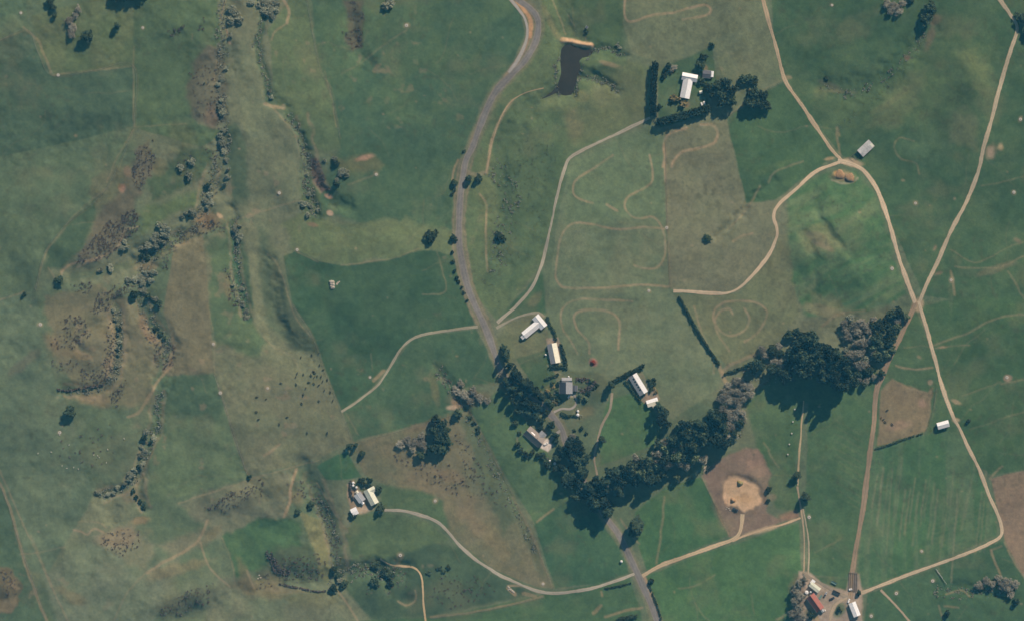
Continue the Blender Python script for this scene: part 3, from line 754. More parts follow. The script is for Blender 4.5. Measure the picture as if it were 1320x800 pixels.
# mottling at every scale, tussock specks, dry patches
v = 1 + 0.15 * fbm(6, 21, 3)[..., None] + 0.075 * n_mid[..., None] + 0.05 * n_str[..., None]
COL *= v
dry = sstep(0.2, 0.9, fbm(46, 22, 4))[..., None] * 0.22
COL[:] = COL * (1 - dry) + (alb((120, 118, 94)).astype(np.float32)) * dry
spk = sstep(0.55, 0.85, fbm(5, 23, 2)) * sstep(0.0, 0.5, fbm(80, 24, 3)) * 0.35
COL[:] = COL * (1 - spk[..., None]) + alb((74, 84, 74)).astype(np.float32) * spk[..., None]
bare = sstep(0.62, 0.95, fbm(12, 25, 3)) * sstep(0.1, 0.6, fbm(120, 26, 3)) * sstep(700, 500, XX) * 0.45
COL[:] = COL * (1 - bare[..., None]) + alb((132, 121, 101)).astype(np.float32) * bare[..., None]


# ------------------------------------------------------------------ materials
def mat(name, color, rough=0.9, var=0.12, scale=0.6, spec=0.1, attr=None, bump=0.0, metal=0.0, det=4.0, obj_var=0.0):
    m = bpy.data.materials.new(name)
    m.use_nodes = True
    nt = m.node_tree
    b = nt.nodes['Principled BSDF']
    b.inputs['Roughness'].default_value = rough
    b.inputs['Specular IOR Level'].default_value = spec
    b.inputs['Metallic'].default_value = metal
    geo = nt.nodes.new('ShaderNodeNewGeometry')
    nz = nt.nodes.new('ShaderNodeTexNoise')
    nz.inputs['Scale'].default_value = scale
    nz.inputs['Detail'].default_value = det
    nz.inputs['Roughness'].default_value = 0.65
    nt.links.new(geo.outputs['Position'], nz.inputs['Vector'])
    mr = nt.nodes.new('ShaderNodeMapRange')
    mr.inputs['From Min'].default_value = 0.25
    mr.inputs['From Max'].default_value = 0.75
    mr.inputs['To Min'].default_value = 1 - var
    mr.inputs['To Max'].default_value = 1 + var
    nt.links.new(nz.outputs['Fac'], mr.inputs['Value'])
    mul = nt.nodes.new('ShaderNodeVectorMath')
    mul.operation = 'SCALE'
    if attr:
        at = nt.nodes.new('ShaderNodeVertexColor')
        at.layer_name = attr
        nt.links.new(at.outputs['Color'], mul.inputs[0])
    else:
        mul.inputs[0].default_value = tuple(color[:3])
    if obj_var:
        oi = nt.nodes.new('ShaderNodeObjectInfo')
        m2 = nt.nodes.new('ShaderNodeMapRange')
        m2.inputs['To Min'].default_value = 1 - obj_var
        m2.inputs['To Max'].default_value = 1 + obj_var
        nt.links.new(oi.outputs['Random'], m2.inputs['Value'])
        mm = nt.nodes.new('ShaderNodeMath')
        mm.operation = 'MULTIPLY'
        nt.links.new(mr.outputs[0], mm.inputs[0])
        nt.links.new(m2.outputs[0], mm.inputs[1])
        nt.links.new(mm.outputs[0], mul.inputs['Scale'])
    else:
        nt.links.new(mr.outputs[0], mul.inputs['Scale'])
    nt.links.new(mul.outputs[0], b.inputs['Base Color'])
    if bump:
        bp = nt.nodes.new('ShaderNodeBump')
        bp.inputs['Strength'].default_value = bump
        bp.inputs['Distance'].default_value = 0.3
        nt.links.new(nz.outputs['Fac'], bp.inputs['Height'])
        nt.links.new(bp.outputs[0], b.inputs['Normal'])
    return m


MT = {}
MT['ground'] = mat('pasture', None, 1.0, 0.20, 0.42, 0.0, 'Col', bump=0.45, det=7)
MT['asphalt'] = mat('chip_seal', alb((112, 116, 114)), .9, .16, .22, .1, 'Col')
MT['gravel'] = mat('gravel', None, 1.0, .10, .7, .0, 'Col')
MT['water'] = mat('pond_water', (.040, .034, .024), .3, .22, .09, .12)
MT['white'] = mat('white_paint', (.80, .80, .77), .5, .06, 1.2, .3)
MT['cream'] = mat('cream_paint', (.74, .72, .58), .6, .08, .8, .3)
MT['glass'] = mat('window_glass', (.03, .04, .05), .08, .05, 1, .6)
MT['bark'] = mat('bark', (.10, .075, .055), .95, .2, 3, .05)
MT['greybark'] = mat('grey_bark', (.30, .27, .23), .95, .2, 3, .05)
MT['pine'] = mat('conifer_needles', (.045, .068, .038), .85, .4, .35, .08, obj_var=.6)
MT['mac'] = mat('dark_evergreen_leaves', (.062, .088, .044), .85, .4, .35, .08, obj_var=.4)
MT['leaf'] = mat('green_leaves', (.15, .195, .10), .8, .3, .4, .08, obj_var=.4)
MT['willow'] = mat('grey_green_leaves', (.28, .30, .205), .9, .35, .5, .05, obj_var=.3)
MT['lowscrub'] = mat('low_scrub_leaves', (.26, .27, .20), .9, .35, .3, .03)
MT['bare'] = mat('bare_twigs', (.30, .285, .215), .95, .35, .5, .03, obj_var=.35)
MT['autumn'] = mat('yellowing_leaves', (.34, .28, .12), .9, .25, .6, .05, obj_var=.2)
MT['rush'] = mat('rush_blades', (.145, .12, .10), .95, .3, .4, .03)
MT['tussock'] = mat('tussock_blades', (.17, .20, .125), .95, .3, .4, .03)
MT['post'] = mat('weathered_timber', (.22, .19, .15), .95, .2, 2, .05)
MT['wire'] = mat('galvanised_wire', (.35, .35, .34), .5, .1, 2, .4, metal=.6)
MT['concrete'] = mat('concrete', (.42, .40, .36), .9, .12, 1.5, .15)
MT['trough'] = mat('pale_concrete', (.50, .475, .41), .9, .1, 1.5, .15)
MT['rock'] = mat('limestone', (.42, .38, .31), .95, .25, .8, .05, bump=.6)
MT['soil'] = mat('dug_soil', alb((152, 127, 100)), 1, .35, .8, 0, bump=.5)
MT['redsoil'] = mat('burnt_earth', alb((110, 66, 60)), 1, .25, .8, 0, bump=.5)
MT['tyre'] = mat('tyre_rubber', (.02, .02, .02), .9, .1, 3, .1)
MT['hide_black'] = mat('black_hide', (.025, .022, .02), .9, .2, 3, .1)
MT['hide_red'] = mat('brown_hide', (.10, .055, .035), .9, .2, 3, .1)
MT['wool'] = mat('sheep_wool', (.55, .52, .44), 1, .15, 3, .0)
MT['log'] = mat('cut_log', (.50, .42, .30), .9, .2, 1.5, .1)
MT['bale'] = mat('pale_bale', (.50, .50, .44), .8, .1, 2, .2)
MT['dark_metal'] = mat('dark_painted_steel', (.035, .04, .045), .5, .2, 2, .3)
MT['teal_metal'] = mat('faded_teal_steel', (.15, .25, .23), .6, .2, 1, .3)


def roofmat(name, color, var=.1, scale=.5, rough=.6):
    return mat(name, color, rough, var, scale, .25)


# ------------------------------------------------------------------ object helpers
def link_mesh(name, verts, faces, material, parent=None, smooth_shade=False):
    me = bpy.data.meshes.new(name)
    me.from_pydata([tuple(map(float, q)) for q in verts], [], [tuple(f) for f in faces])
    me.update()
    if material is not None:
        me.materials.append(material)
    if smooth_shade:
        me.polygons.foreach_set('use_smooth', [True] * len(me.polygons))
    return link_obj(name, me, parent)


def link_obj(name, me, parent=None):
    o = bpy.data.objects.new(name, me)
    C.objects.link(o)
    if parent is not None:
        o.parent = parent
    return o


def tag(o, label=None, cat=None, group=None, kind=None):
    if label:
        o['label'] = label
    if cat:
        o['category'] = cat
    if group:
        o['group'] = group
    if kind:
        o['kind'] = kind
    return o


def wpos(px, py, up=0.0):
    z = ht(px, py)
    k = 1 - z / CAM_H
    return Vector(((px - 660) * S * k, (400 - py) * S * k, z + up))


def thing(name, label, cat, px, py, ang=0.0, group=None, up=0.0):
    o = bpy.data.objects.new(name, None)
    C.objects.link(o)
    o.empty_display_size = 1.0
    o.location = wpos(px, py, up)
    o.rotation_euler = (0, 0, ang)
    return tag(o, label, cat, group)


def copy_tree(o, parent=None):
    c = o.copy()
    C.objects.link(c)
    if parent is not None:
        c.parent = parent
    for ch in KIDS.get(o.name, []):
        cc = copy_tree(ch, c)
    return c


KIDS = {}


def note_kids(root):
    KIDS[root.name] = [x for x in C.objects if x.parent == root]


class MB:
    def __init__(self):
        self.v, self.f = [], []

    def box(self, x0, x1, y0, y1, z0, z1):
        b = len(self.v)
        self.v += [(x0, y0, z0), (x1, y0, z0), (x1, y1, z0), (x0, y1, z0), (x0, y0, z1), (x1, y0, z1), (x1, y1, z1), (x0, y1, z1)]
        self.f += [tuple(b + i for i in q) for q in ((0, 3, 2, 1), (4, 5, 6, 7), (0, 1, 5, 4), (1, 2, 6, 5), (2, 3, 7, 6), (3, 0, 4, 7))]
        return self

    def hull8(self, pts):
        b = len(self.v)
        self.v += pts
        self.f += [tuple(b + i for i in q) for q in ((0, 3, 2, 1), (4, 5, 6, 7), (0, 1, 5, 4), (1, 2, 6, 5), (2, 3, 7, 6), (3, 0, 4, 7))]
        return self

    def tube(self, pts, radii, n=6, cap=True):
        pts = [Vector(q) for q in pts]
        base = len(self.v)
        for i, q in enumerate(pts):
            d = (pts[min(i + 1, len(pts) - 1)] - pts[max(i - 1, 0)]).normalized()
            a = d.orthogonal().normalized()
            b = d.cross(a)
            for k in range(n):
                th = 2 * math.pi * k / n
                self.v.append(tuple(q + radii[i] * (a * math.cos(th) + b * math.sin(th))))
        for i in range(len(pts) - 1):
            for k in range(n):
                p, q = base + i * n + k, base + i * n + (k + 1) % n
                self.f.append((p, q, q + n, p + n))
        if cap:
            self.f.append(tuple(base + (len(pts) - 1) * n + k for k in range(n)))
            self.f.append(tuple(base + k for k in reversed(range(n))))
        return self

    def lathe(self, prof, n=16, cx=0, cy=0):
        base = len(self.v)
        for r, z in prof:
            for k in range(n):
                th = 2 * math.pi * k / n
                self.v.append((cx + r * math.cos(th), cy + r * math.sin(th), z))
        for i in range(len(prof) - 1):
            for k in range(n):
                p, q = base + i * n + k, base + i * n + (k + 1) % n
                self.f.append((p, q, q + n, p + n))
        self.f.append(tuple(base + (len(prof) - 1) * n + k for k in range(n)))
        self.f.append(tuple(base + k for k in reversed(range(n))))
        return self

    def build(self, name, material, parent=None, sm=False):
        return link_mesh(name, self.v, self.f, material, parent, sm)


# ------------------------------------------------------------------ ground sheet
def grid_axis(lo, hi, step, far):
    inner = np.arange(lo, hi + step * .5, step)
    out = [hi]
    d = step
    while out[-1] < hi + far:
        d *= 1.22
        out.append(out[-1] + d)
    right = np.array(out[1:])
    left = (lo - (right - hi))[::-1]
    return np.concatenate([left, inner, right])


gx = grid_axis(-12, 1332, 1.3, 5200)
gy = grid_axis(-12, 812, 1.3, 5200)
GX, GY = np.meshgrid(gx, gy)
GZ = bil(HT, GX, GY)
GC = bil(COL, GX, GY)
# beyond the survey the land carries on as ordinary paddock
outd = np.maximum(np.maximum(-GX - 14, GX - 1334), np.maximum(-GY - 14, GY - 814))
k = sstep(0, 60, outd)[..., None]
GC = GC * (1 - k) + alb((86, 106, 86)) * k
kk = 1 - GZ / CAM_H
V = np.stack([(GX - 660) * S * kk, (400 - GY) * S * kk, GZ], -1).reshape(-1, 3)
nx, ny = len(gx), len(gy)
idx = np.arange(nx * ny).reshape(ny, nx)
F = np.stack([idx[:-1, :-1], idx[1:, :-1], idx[1:, 1:], idx[:-1, 1:]], -1).reshape(-1, 4)


def np_mesh(name, V, F, material, col=None, smooth_shade=True):
    me = bpy.data.meshes.new(name)
    me.vertices.add(len(V))
    me.vertices.foreach_set('co', np.ascontiguousarray(V, np.float32).ravel())
    n = F.shape[1]
    me.loops.add(F.size)
    me.loops.foreach_set('vertex_index', np.ascontiguousarray(F, np.int32).ravel())
    me.polygons.add(len(F))
    me.polygons.foreach_set('loop_start', np.arange(0, F.size, n, dtype=np.int32))
    me.polygons.foreach_set('use_smooth', np.full(len(F), smooth_shade))
    me.update(calc_edges=True)
    if col is not None:
        a = me.color_attributes.new('Col', 'FLOAT_COLOR', 'POINT')
        c = np.ones((len(V), 4), np.float32)
        c[:, :3] = col
        a.data.foreach_set('color', c.ravel())
    me.materials.append(material)
    return me


ground = link_obj('ground', np_mesh('ground', V, F, MT['ground'], GC.reshape(-1, 3)))
tag(ground, kind='structure')
del V, F, GX, GY, GZ, GC

# pond
pp = smooth(pond_pts, 1.2, True)
cen = pp.mean(0)
pp = pp + np.random.default_rng(3).normal(0, .28, pp.shape)
pv = [((x - 660) * S, (400 - y) * S, POND_Z) for x, y in (cen + (pp - cen) * 1.06)]
pond = link_mesh('pond_water', pv, [tuple(reversed(range(len(pv))))], MT['water'])
if pond.data.polygons[0].normal.z < 0:
    pond.data.flip_normals()
tag(pond, kind='structure')


# ------------------------------------------------------------------ road and tracks: draped sheets
def ribbon(name, pts, width, c_edge, c_mid, material, lift=0.1, jit=0.6, ends=0.0, crown=None, wvar=0.12, wear=0.0):
    p = smooth(pts, 2.2)
    n = len(p)
    tng = np.gradient(p, axis=0)
    tng /= np.linalg.norm(tng, axis=1)[:, None] + 1e-9
    nrm = np.stack([-tng[:, 1], tng[:, 0]], 1)
    r = np.random.default_rng(int(abs(p[0, 0] * 7 + p[0, 1] * 13)))
    us = np.array([-1, -.72, -.45, -.18, 0, .18, .45, .72, 1.0])
    m = len(us)

    def walk(s):
        e = r.normal(0, 1, n + 8)
        return np.convolve(e, np.ones(9) / 9, 'valid')[:n] * 1.8 * s
    el, er = walk(jit), walk(jit)
    wv = 1 + wvar * walk(1.0)
    base = []
    cols = []
    tone = 1 + 0.10 * walk(1.0)
    ce, cm = alb(c_edge), alb(c_mid)
    cr = alb(crown) if crown is not None else None
    for j, u in enumerate(us):
        half = width / 2 * wv
        off = u * half + (el * (-u) * (u < 0) * -1 + er * u * (u > 0)) * abs(u)
        q = p + nrm * off[:, None]
        base.append(q)
        a = abs(u)
        if cr is not None and a < .1:
            c = cr
        else:
            c = ce * sstep(.5, 1.0, a) + cm * (1 - sstep(.5, 1.0, a))
        if wear:
            c = c * (1 + wear * (-.5 if .35 < a < .6 else (.5 if a < .1 else 0)))
        cols.append(c[None] * (tone * (1 + r.normal(0, .05, n)))[:, None])
    P = np.stack(base, 1)
    z = bil(HT, P[..., 0], P[..., 1]) + lift * np.array([.35, .7, 1, 1, 1, 1, 1, .7, .35])[None]
    kk = 1 - z / CAM_H
    V = np.stack([(P[..., 0] - 660) * S * kk, (400 - P[..., 1]) * S * kk, z], -1).reshape(-1, 3)
    idx = np.arange(n * m).reshape(n, m)
    F = np.stack([idx[:-1, :-1], idx[:-1, 1:], idx[1:, 1:], idx[1:, :-1]], -1).reshape(-1, 4)
    me = np_mesh(name, V, F, material, np.stack(cols, 1).reshape(-1, 3))
    if me.polygons[0].normal.z < 0:
        me.flip_normals()
    return tag(link_obj(name, me), kind='structure')


ribbon('road', ROAD, 8.6, (128, 122, 108), (117, 117, 110), MT['asphalt'], .16, .4, wear=.16)
ribbon('old_road', [(650, -8), (660, 2), (668, 12), (675, 22), (679, 35), (679, 48), (675, 62), (667, 78), (656, 94)], 4.2, (140, 128, 110), (150, 146, 134), MT['gravel'], .10)
PALE, PALE2 = (138, 132, 112), (158, 150, 130)
TAN, TAN2 = (158, 140, 114), (178, 160, 130)
BRN, BRN2 = (132, 118, 98), (140, 124, 104)
ribbon('gravel_track', [(641, 416), (650, 408), (665, 395), (685, 372), (697, 345), (705, 315), (712, 280), (720, 245), (727, 222), (733, 206), (745, 197), (780, 180), (815, 163), (838, 152)], 3.6, PALE, PALE2, MT['gravel'], crown=(121, 123, 100))
ribbon('gravel_track', [(440, 530), (460, 517), (485, 498), (497, 482), (507, 465), (518, 448), (532, 436), (550, 430), (580, 425), (616, 421)], 3.2, PALE, (150, 144, 122), MT['gravel'], crown=(114, 119, 94))
ribbon('driveway', [(640, 423), (660, 412), (680, 405), (694, 403), (702, 408)], 3.0, PALE, (138, 134, 114), MT['gravel'])
ribbon('farm_track', [(982, -8), (990, 25), (1000, 60), (1012, 103), (1030, 130), (1050, 160), (1070, 190), (1084, 206)], 4.4, TAN, (170, 150, 122), MT['gravel'], crown=(134, 129, 100))
ribbon('farm_track', [(1084, 208), (1070, 213), (1050, 222), (1025, 245), (1005, 262), (997, 278), (1001, 294), (1001, 306), (990, 330), (970, 355), (955, 370), (940, 377), (920, 378), (890, 376), (868, 375)], 4.4, TAN, (188, 166, 136), MT['gravel'], crown=(152, 140, 111))
ribbon('farm_track', [(1080, 207), (1100, 212), (1115, 222), (1130, 243), (1140, 268), (1150, 300), (1160, 335), (1170, 365), (1180, 390)], 5.2, TAN, (182, 162, 134), MT['gravel'], .13, crown=(151, 140, 113))
ribbon('farm_track', [(1284, -8), (1292, 4), (1301, 17), (1311, 36), (1303, 65), (1291, 105), (1280, 150), (1268, 190), (1260, 225), (1243, 265), (1225, 300), (1210, 335), (1195, 365), (1184, 392)], 5.0, (148, 134, 110), (168, 154, 128), MT['gravel'], .13, crown=(140, 134, 107))
ribbon('farm_track', [(1182, 388), (1165, 425), (1150, 455), (1137, 485), (1130, 505), (1126, 550), (1122, 580), (1117, 620), (1110, 670), (1103, 710), (1098, 745), (1096, 772)], 6.2, BRN, (142, 126, 106), MT['gravel'], .10, crown=(120, 114, 93))
ribbon('farm_track', [(1184, 388), (1195, 425), (1205, 462), (1215, 500), (1228, 535), (1237, 552), (1250, 580), (1263, 605), (1273, 632), (1284, 658), (1291, 678), (1290, 690), (1279, 698), (1250, 711), (1215, 724), (1180, 737), (1145, 750), (1110, 764)], 4.6, TAN, (186, 166, 136), MT['gravel'], .14, crown=(152, 142, 113))
ribbon('driveway', [(492, 657), (520, 658), (545, 664), (565, 673), (580, 688), (595, 705), (615, 722), (640, 738), (665, 750), (690, 760), (712, 764), (740, 762), (770, 756), (800, 746), (818, 739)], 4.0, PALE, (158, 150, 132), MT['gravel'], crown=(127, 129, 106))
ribbon('farm_track', [(828, 742), (850, 729), (885, 716), (925, 702), (944, 695), (954, 685), (957, 662)], 5.2, TAN, (182, 160, 128), MT['gravel'], crown=(149, 138, 107))
ribbon('farm_track', [(944, 697), (960, 690), (985, 682), (1010, 675), (1032, 667)], 3.0, (150, 130, 106), (180, 156, 124), MT['gravel'], .09)
ribbon('dirt_track', [(490, 720), (503, 727), (520, 729), (535, 732), (543, 742), (545, 760), (546, 780), (549, 803)], 2.8, (146, 130, 102), (180, 156, 120), MT['gravel'])
ribbon('dirt_track', [(1135, 760), (1150, 775), (1165, 792), (1178, 806)], 3.0, (140, 126, 104), (152, 138, 116), MT['gravel'])
ribbon('wheel_rut', [(1028, 626), (1031, 645), (1035, 675), (1037, 705), (1036, 737)], 2.2, (134, 122, 100), (158, 142, 116), MT['gravel'], .08)
ribbon('wheel_rut', [(1035, 655), (1039, 675), (1043, 705), (1042, 740)], 2.2, (134, 126, 104), (162, 150, 124), MT['gravel'], .09)
ribbon('wheel_rut', [(1036, 516), (1033, 550), (1030, 590), (1028, 625)], 2.0, (140, 130, 100), (168, 150, 118), MT['gravel'], .08)
ribbon('driveway', [(789, 506), (786, 528), (776, 548), (770, 570), (766, 590), (770, 612)], 3.4, (130, 122, 102), (144, 134, 114), MT['gravel'])
ribbon('driveway', [(714, 531), (724, 527), (734, 527), (741, 523), (743, 515), (740, 509), (736, 506)], 3.0, (130, 126, 112), (148, 142, 128), MT['gravel'], .2)
ribbon('driveway', [(726, 552), (716, 560), (708, 569)], 4, (132, 128, 114), (142, 138, 126), MT['gravel'], .12)
ribbon('dirt_track', [(701, 114), (686, 117), (674, 121), (661, 129), (652, 140), (642, 160), (633, 190), (627, 222)], 2.0, (120, 116, 94), (152, 136, 108), MT['gravel'], .06)
ribbon('yard_lane', [(1034, 738), (1048, 746), (1066, 756), (1084, 766), (1094, 770)], 4, (132, 124, 106), (140, 130, 112), MT['gravel'], .1)
ribbon('yard_lane', [(1092, 770), (1078, 778), (1071, 792), (1070, 808)], 5, (150, 134, 110), (166, 148, 122), MT['gravel'], .11)


# ------------------------------------------------------------------ plants
def leaf_cloud(rs, centres, radii, per, size, squash=0.8, narrow=1.0, seed=0, up=0.0):
    """small leaf-clump quads spread through spheres at centres; returns V, F"""
    V, n = [], 0
    cs, rr = np.repeat(np.array(centres), per, 0), np.repeat(np.array(radii), per)
    N = len(cs)
    d = rs.normal(0, 1, (N, 3))
    d /= np.linalg.norm(d, axis=1)[:, None]
    q = cs + d * (rr * rs.random(N) ** 0.45)[:, None] * np.array([1, 1, squash])
    a = rs.normal(0, 1, (N, 3))
    a[:, 2] *= 0.6
    a /= np.linalg.norm(a, axis=1)[:, None]
    b = np.cross(a, rs.normal(0, 1, (N, 3)))
    b /= np.linalg.norm(b, axis=1)[:, None] + 1e-9
    s = size * rs.uniform(.6, 1.3, N)[:, None]
    a, b = a * s, b * s * narrow
    V = np.stack([q - a - b, q + a - b * .7, q + a * .8 + b, q - a * .9 + b * .8], 1).reshape(-1, 3)
    F = np.arange(4 * N).reshape(N, 4)
    return V, F


def envelope_points(rs, kind, n, r, h):
    out = []
    sd = rs.uniform(0, 6.28)
    while len(out) < n:
        u, th = rs.random(), rs.uniform(0, 2 * math.pi)
        lob = 1 + .24 * math.sin(3 * th + r + sd) + .16 * math.sin(5 * th + 2 * h + 2.3 * sd)
        if kind == 'cone':
            z = .12 + .86 * u
            R = r * (1 - u) ** .75 * lob + .12 * r
        elif kind == 'spindle':
            z = .06 + .92 * u
            R = r * math.sin(math.pi * (u * .9 + .08)) ** .8 * lob
        elif kind == 'dome':
            z = .22 + .68 * u
            R = r * math.sqrt(max(0, 1 - ((u - .35) / .72) ** 2)) * lob
        else:
            z = .10 + .8 * u
            R = r * math.sqrt(max(0, 1 - ((u - .3) / .8) ** 2)) * lob
        k = rs.random() ** .4
        out.append((R * k * math.cos(th), R * k * math.sin(th), z * h))
    return out


# kind: (envelope, radius m, height m, clumps, clump radius, quads per clump, quad size, narrow, material, bark, limbs)
PLANTS = {
    'pine': ('cone', 4.6, 22, 70, 1.25, 26, .55, 1.0, 'pine', 'bark', 7),
    'conifer': ('dome', 5.2, 18, 66, 1.5, 26, .6, 1.0, 'pine', 'bark', 6),
    'mac': ('dome', 6.0, 11, 70, 1.5, 26, .55, 1.0, 'mac', 'bark', 6),
    'spindle': ('spindle', 3.2, 18, 56, 1.15, 26, .5, 1.0, 'mac', 'bark', 5),
    'leafy': ('dome', 4.6, 9, 54, 1.3, 26, .5, 1.0, 'leaf', 'bark', 6),
    'bare': ('dome', 4.6, 8, 60, 1.15, 20, .75, .16, 'bare', 'greybark', 8),
    'willow': ('dome', 3.6, 4.5, 44, 1.0, 22, .42, .8, 'willow', 'greybark', 5),
    'shrub': ('bush', 2.0, 2.2, 22, .62, 20, .33, 1.0, 'mac', 'bark', 4),
    'scrub': ('bush', 1.8, 1.7, 20, .6, 18, .34, .5, 'willow', 'greybark', 4),
    'autumn': ('bush', 3.2, 3.4, 34, .85, 20, .38, .9, 'autumn', 'greybark', 5),
}
PM = {}
for kname, (env, r, h, nc, cr, per, size, nar, lm, bm, limbs) in PLANTS.items():
    PM[kname] = []
    for var in range(6):
        rs = np.random.default_rng(sum(map(ord, kname)) * 17 + var)
        cs = envelope_points(rs, env, nc, r - cr * .5, h)
        Vv, Ff = leaf_cloud(rs, cs, rs.uniform(.7, 1.25, nc) * cr, per, size, .75, nar)
        Vv[:, 2] = np.maximum(Vv[:, 2], .05)
        crown = np_mesh('crown', Vv, Ff, MT[lm], None, False)
        mb = MB()
        lean = rs.normal(0, .03 * h, 2)
        tr = .022 * h + .07
        mb.tube([(0, 0, -.5), (lean[0] * .3, lean[1] * .3, h * .35), (lean[0], lean[1], h * .86)], [tr, tr * .75, tr * .2], 6)
        for li in range(limbs):
            th = 2 * math.pi * li / limbs + rs.uniform(-.4, .4)
            z0 = h * rs.uniform(.18, .6)
            L = r * rs.uniform(.55, .85)
            mb.tube([(lean[0] * z0 / h, lean[1] * z0 / h, z0), (L * .5 * math.cos(th), L * .5 * math.sin(th), z0 + h * .10), (L * math.cos(th), L * math.sin(th), z0 + h * .16)], [tr * .45, tr * .3, tr * .1], 5)
        me = bpy.data.meshes.new('trunk')
        me.from_pydata(mb.v, [], mb.f)
        me.materials.append(MT[bm])
        PM[kname].append((me, crown, r, h))

NAMES = {'pine': ('pine_tree', 'tree'), 'conifer': ('conifer_tree', 'tree'), 'mac': ('evergreen_tree', 'tree'), 'spindle': ('slender_tree', 'tree'), 'leafy': ('broadleaf_tree', 'tree'),
         'bare': ('bare_tree', 'tree'), 'willow': ('willow_bush', 'bush'), 'shrub': ('shrub', 'shrub'), 'scrub': ('scrub_bush', 'bush'), 'autumn': ('garden_bush', 'bush')}
TREES = []


def plant(kind, px, py, rpx, h, label, group=None):
    """rpx crown radius in photograph pixels, h height in metres"""
    n, c = NAMES[kind]
    tm, cm, r0, h0 = PM[kind][rnd.randrange(6)]
    o = thing(n, label, c, px, py, rnd.uniform(0, 6.28), group, -0.1)
    s = rpx * S / r0
    sq = rnd.uniform(.84, 1.2)
    o.scale = (s * sq, s / sq, h / h0)
    link_obj('trunk', tm, o)
    link_obj('crown', cm, o)
    TREES.append((px, py, rpx))
    return o


def scatter(poly, spacing, kinds, label, group, seed, jitter=.45, keep=1.0):
    """kinds: list of (weight, kind, (r lo, hi) px, (h lo, hi) m, words)"""
    r = random.Random(seed)
    w, m = poly_mask(poly, 0, .5)
    xs = [q[0] for q in poly]
    ys = [q[1] for q in poly]
    y, row = min(ys), 0
    W = [q[0] for q in kinds]
    while y < max(ys):
        x = min(xs) + (row % 2) * spacing / 2
        while x < max(xs):
            qx, qy = x + r.uniform(-1, 1) * spacing * jitter, y + r.uniform(-1, 1) * spacing * jitter
            iy, ix = int(qy) + M - w[0].start, int(qx) + M - w[1].start
            if 0 <= iy < m.shape[0] and 0 <= ix < m.shape[1] and m[iy, ix] > .5 and r.random() < keep:
                _, kd, (r0, r1), (h0, h1), words = r.choices(kinds, W)[0]
                u = r.random()
                plant(kd, qx, qy, r0 + (r1 - r0) * u, h0 + (h1 - h0) * u, label % words, group)
            x += spacing
        y += spacing * .87
        row += 1


CON = (5, 'conifer', (5, 7.5), (15, 22), 'dark rounded conifer')
PIN = (4, 'pine', (4.5, 6.5), (17, 25), 'dark pointed conifer')
# the eastern wood
scatter([(1018, 440), (1040, 436), (1060, 442), (1080, 452), (1094, 466), (1098, 486), (1082, 500), (1064, 498), (1044, 484), (1020, 474)], 10.5,
        [(5, 'conifer', (7, 9.5), (26, 32), 'tall dark rounded conifer'), (4, 'pine', (6, 8), (28, 36), 'tall dark pointed conifer')], '%s in the dark heart of the eastern wood', 'tall conifers of the eastern wood', 3)
scatter([(1090, 408), (1112, 405), (1122, 425), (1122, 468), (1105, 478), (1092, 462), (1085, 430)], 9, [(5, 'bare', (5, 7), (7, 10), 'bare grey twiggy tree'), (2, 'willow', (4, 6), (4, 6), 'pale grey-green tree')], '%s in the pale part of the eastern wood', 'pale trees of the eastern wood', 4)
scatter([(1122, 412), (1140, 402), (1162, 394), (1170, 404), (1156, 424), (1152, 448), (1138, 466), (1124, 462)], 8.5, [(3, 'mac', (5, 7), (9, 13), 'dark evergreen'), (2, 'leafy', (4.5, 6), (7, 10), 'green broadleaf tree'), (2, 'bare', (4, 5.5), (6, 8), 'pale bare tree')], '%s at the track end of the eastern wood', 'trees at the track end of the eastern wood', 5)
scatter([(1092, 480), (1118, 472), (1138, 476), (1132, 492), (1112, 500), (1098, 500)], 9, [(3, 'bare', (4, 6), (5, 8), 'pale bare tree'), (2, 'mac', (4, 6), (7, 10), 'dark evergreen')], '%s on the south-east edge of the eastern wood', 'south-east edge of the eastern wood', 6)
scatter([(978, 448), (1000, 440), (1018, 450), (1030, 470), (1012, 474), (992, 466), (978, 464)], 9, [(3, 'bare', (4.5, 6.5), (6, 9), 'pale bare tree'), (2, 'mac', (5, 6.5), (9, 12), 'dark evergreen')], '%s at the west end of the eastern wood', 'west end of the eastern wood', 7)
for x, y, rr, hh in ((1016, 431, 6, 9), (1026, 428, 5.5, 9), (1034, 432, 6, 11), (1045, 430, 5, 10)):
    plant('mac', x, y, rr, hh, 'dark evergreen on the north edge of the eastern wood', 'north edge of the eastern wood')
scatter([(968, 468), (990, 470), (1010, 478), (1028, 482), (1020, 495), (1000, 486), (972, 480)], 10, [(3, 'conifer', (5.5, 7), (16, 20), 'dark conifer'), (1, 'mac', (5, 6), (9, 12), 'dark evergreen')], '%s along the south-west edge of the eastern wood', 'south-west edge of the eastern wood', 8)
for x, y, rr, hh in ((812, 603, 9, 26), (826, 610, 7.5, 24), (836, 594, 7, 22), (872, 588, 8, 24), (893, 574, 7.5, 25), (884, 556, 7, 23), (902, 560, 6, 24), (856, 578, 7, 21)):
    plant('leafy', x, y, rr, hh, 'tall lit olive crown rising above the dark southern wood', 'lit crowns of the southern wood')
for x, y, rr, hh in ((848, 584, 7, 20), (862, 598, 6.5, 20), (906, 592, 6.5, 20), (878, 572, 6, 20), (820, 590, 6, 18), (780, 622, 6, 22)):
    plant('bare', x, y, rr, hh, 'tall pale grey crown standing out of the southern wood', 'pale crowns of the southern wood')
for x, y, rr, hh in ((1042, 462, 6, 28), (1070, 470, 6.5, 30), (1030, 450, 6, 24)):
    plant('leafy', x, y, rr, hh, 'tall olive crown rising above the dark eastern wood', 'olive crowns of the eastern wood')
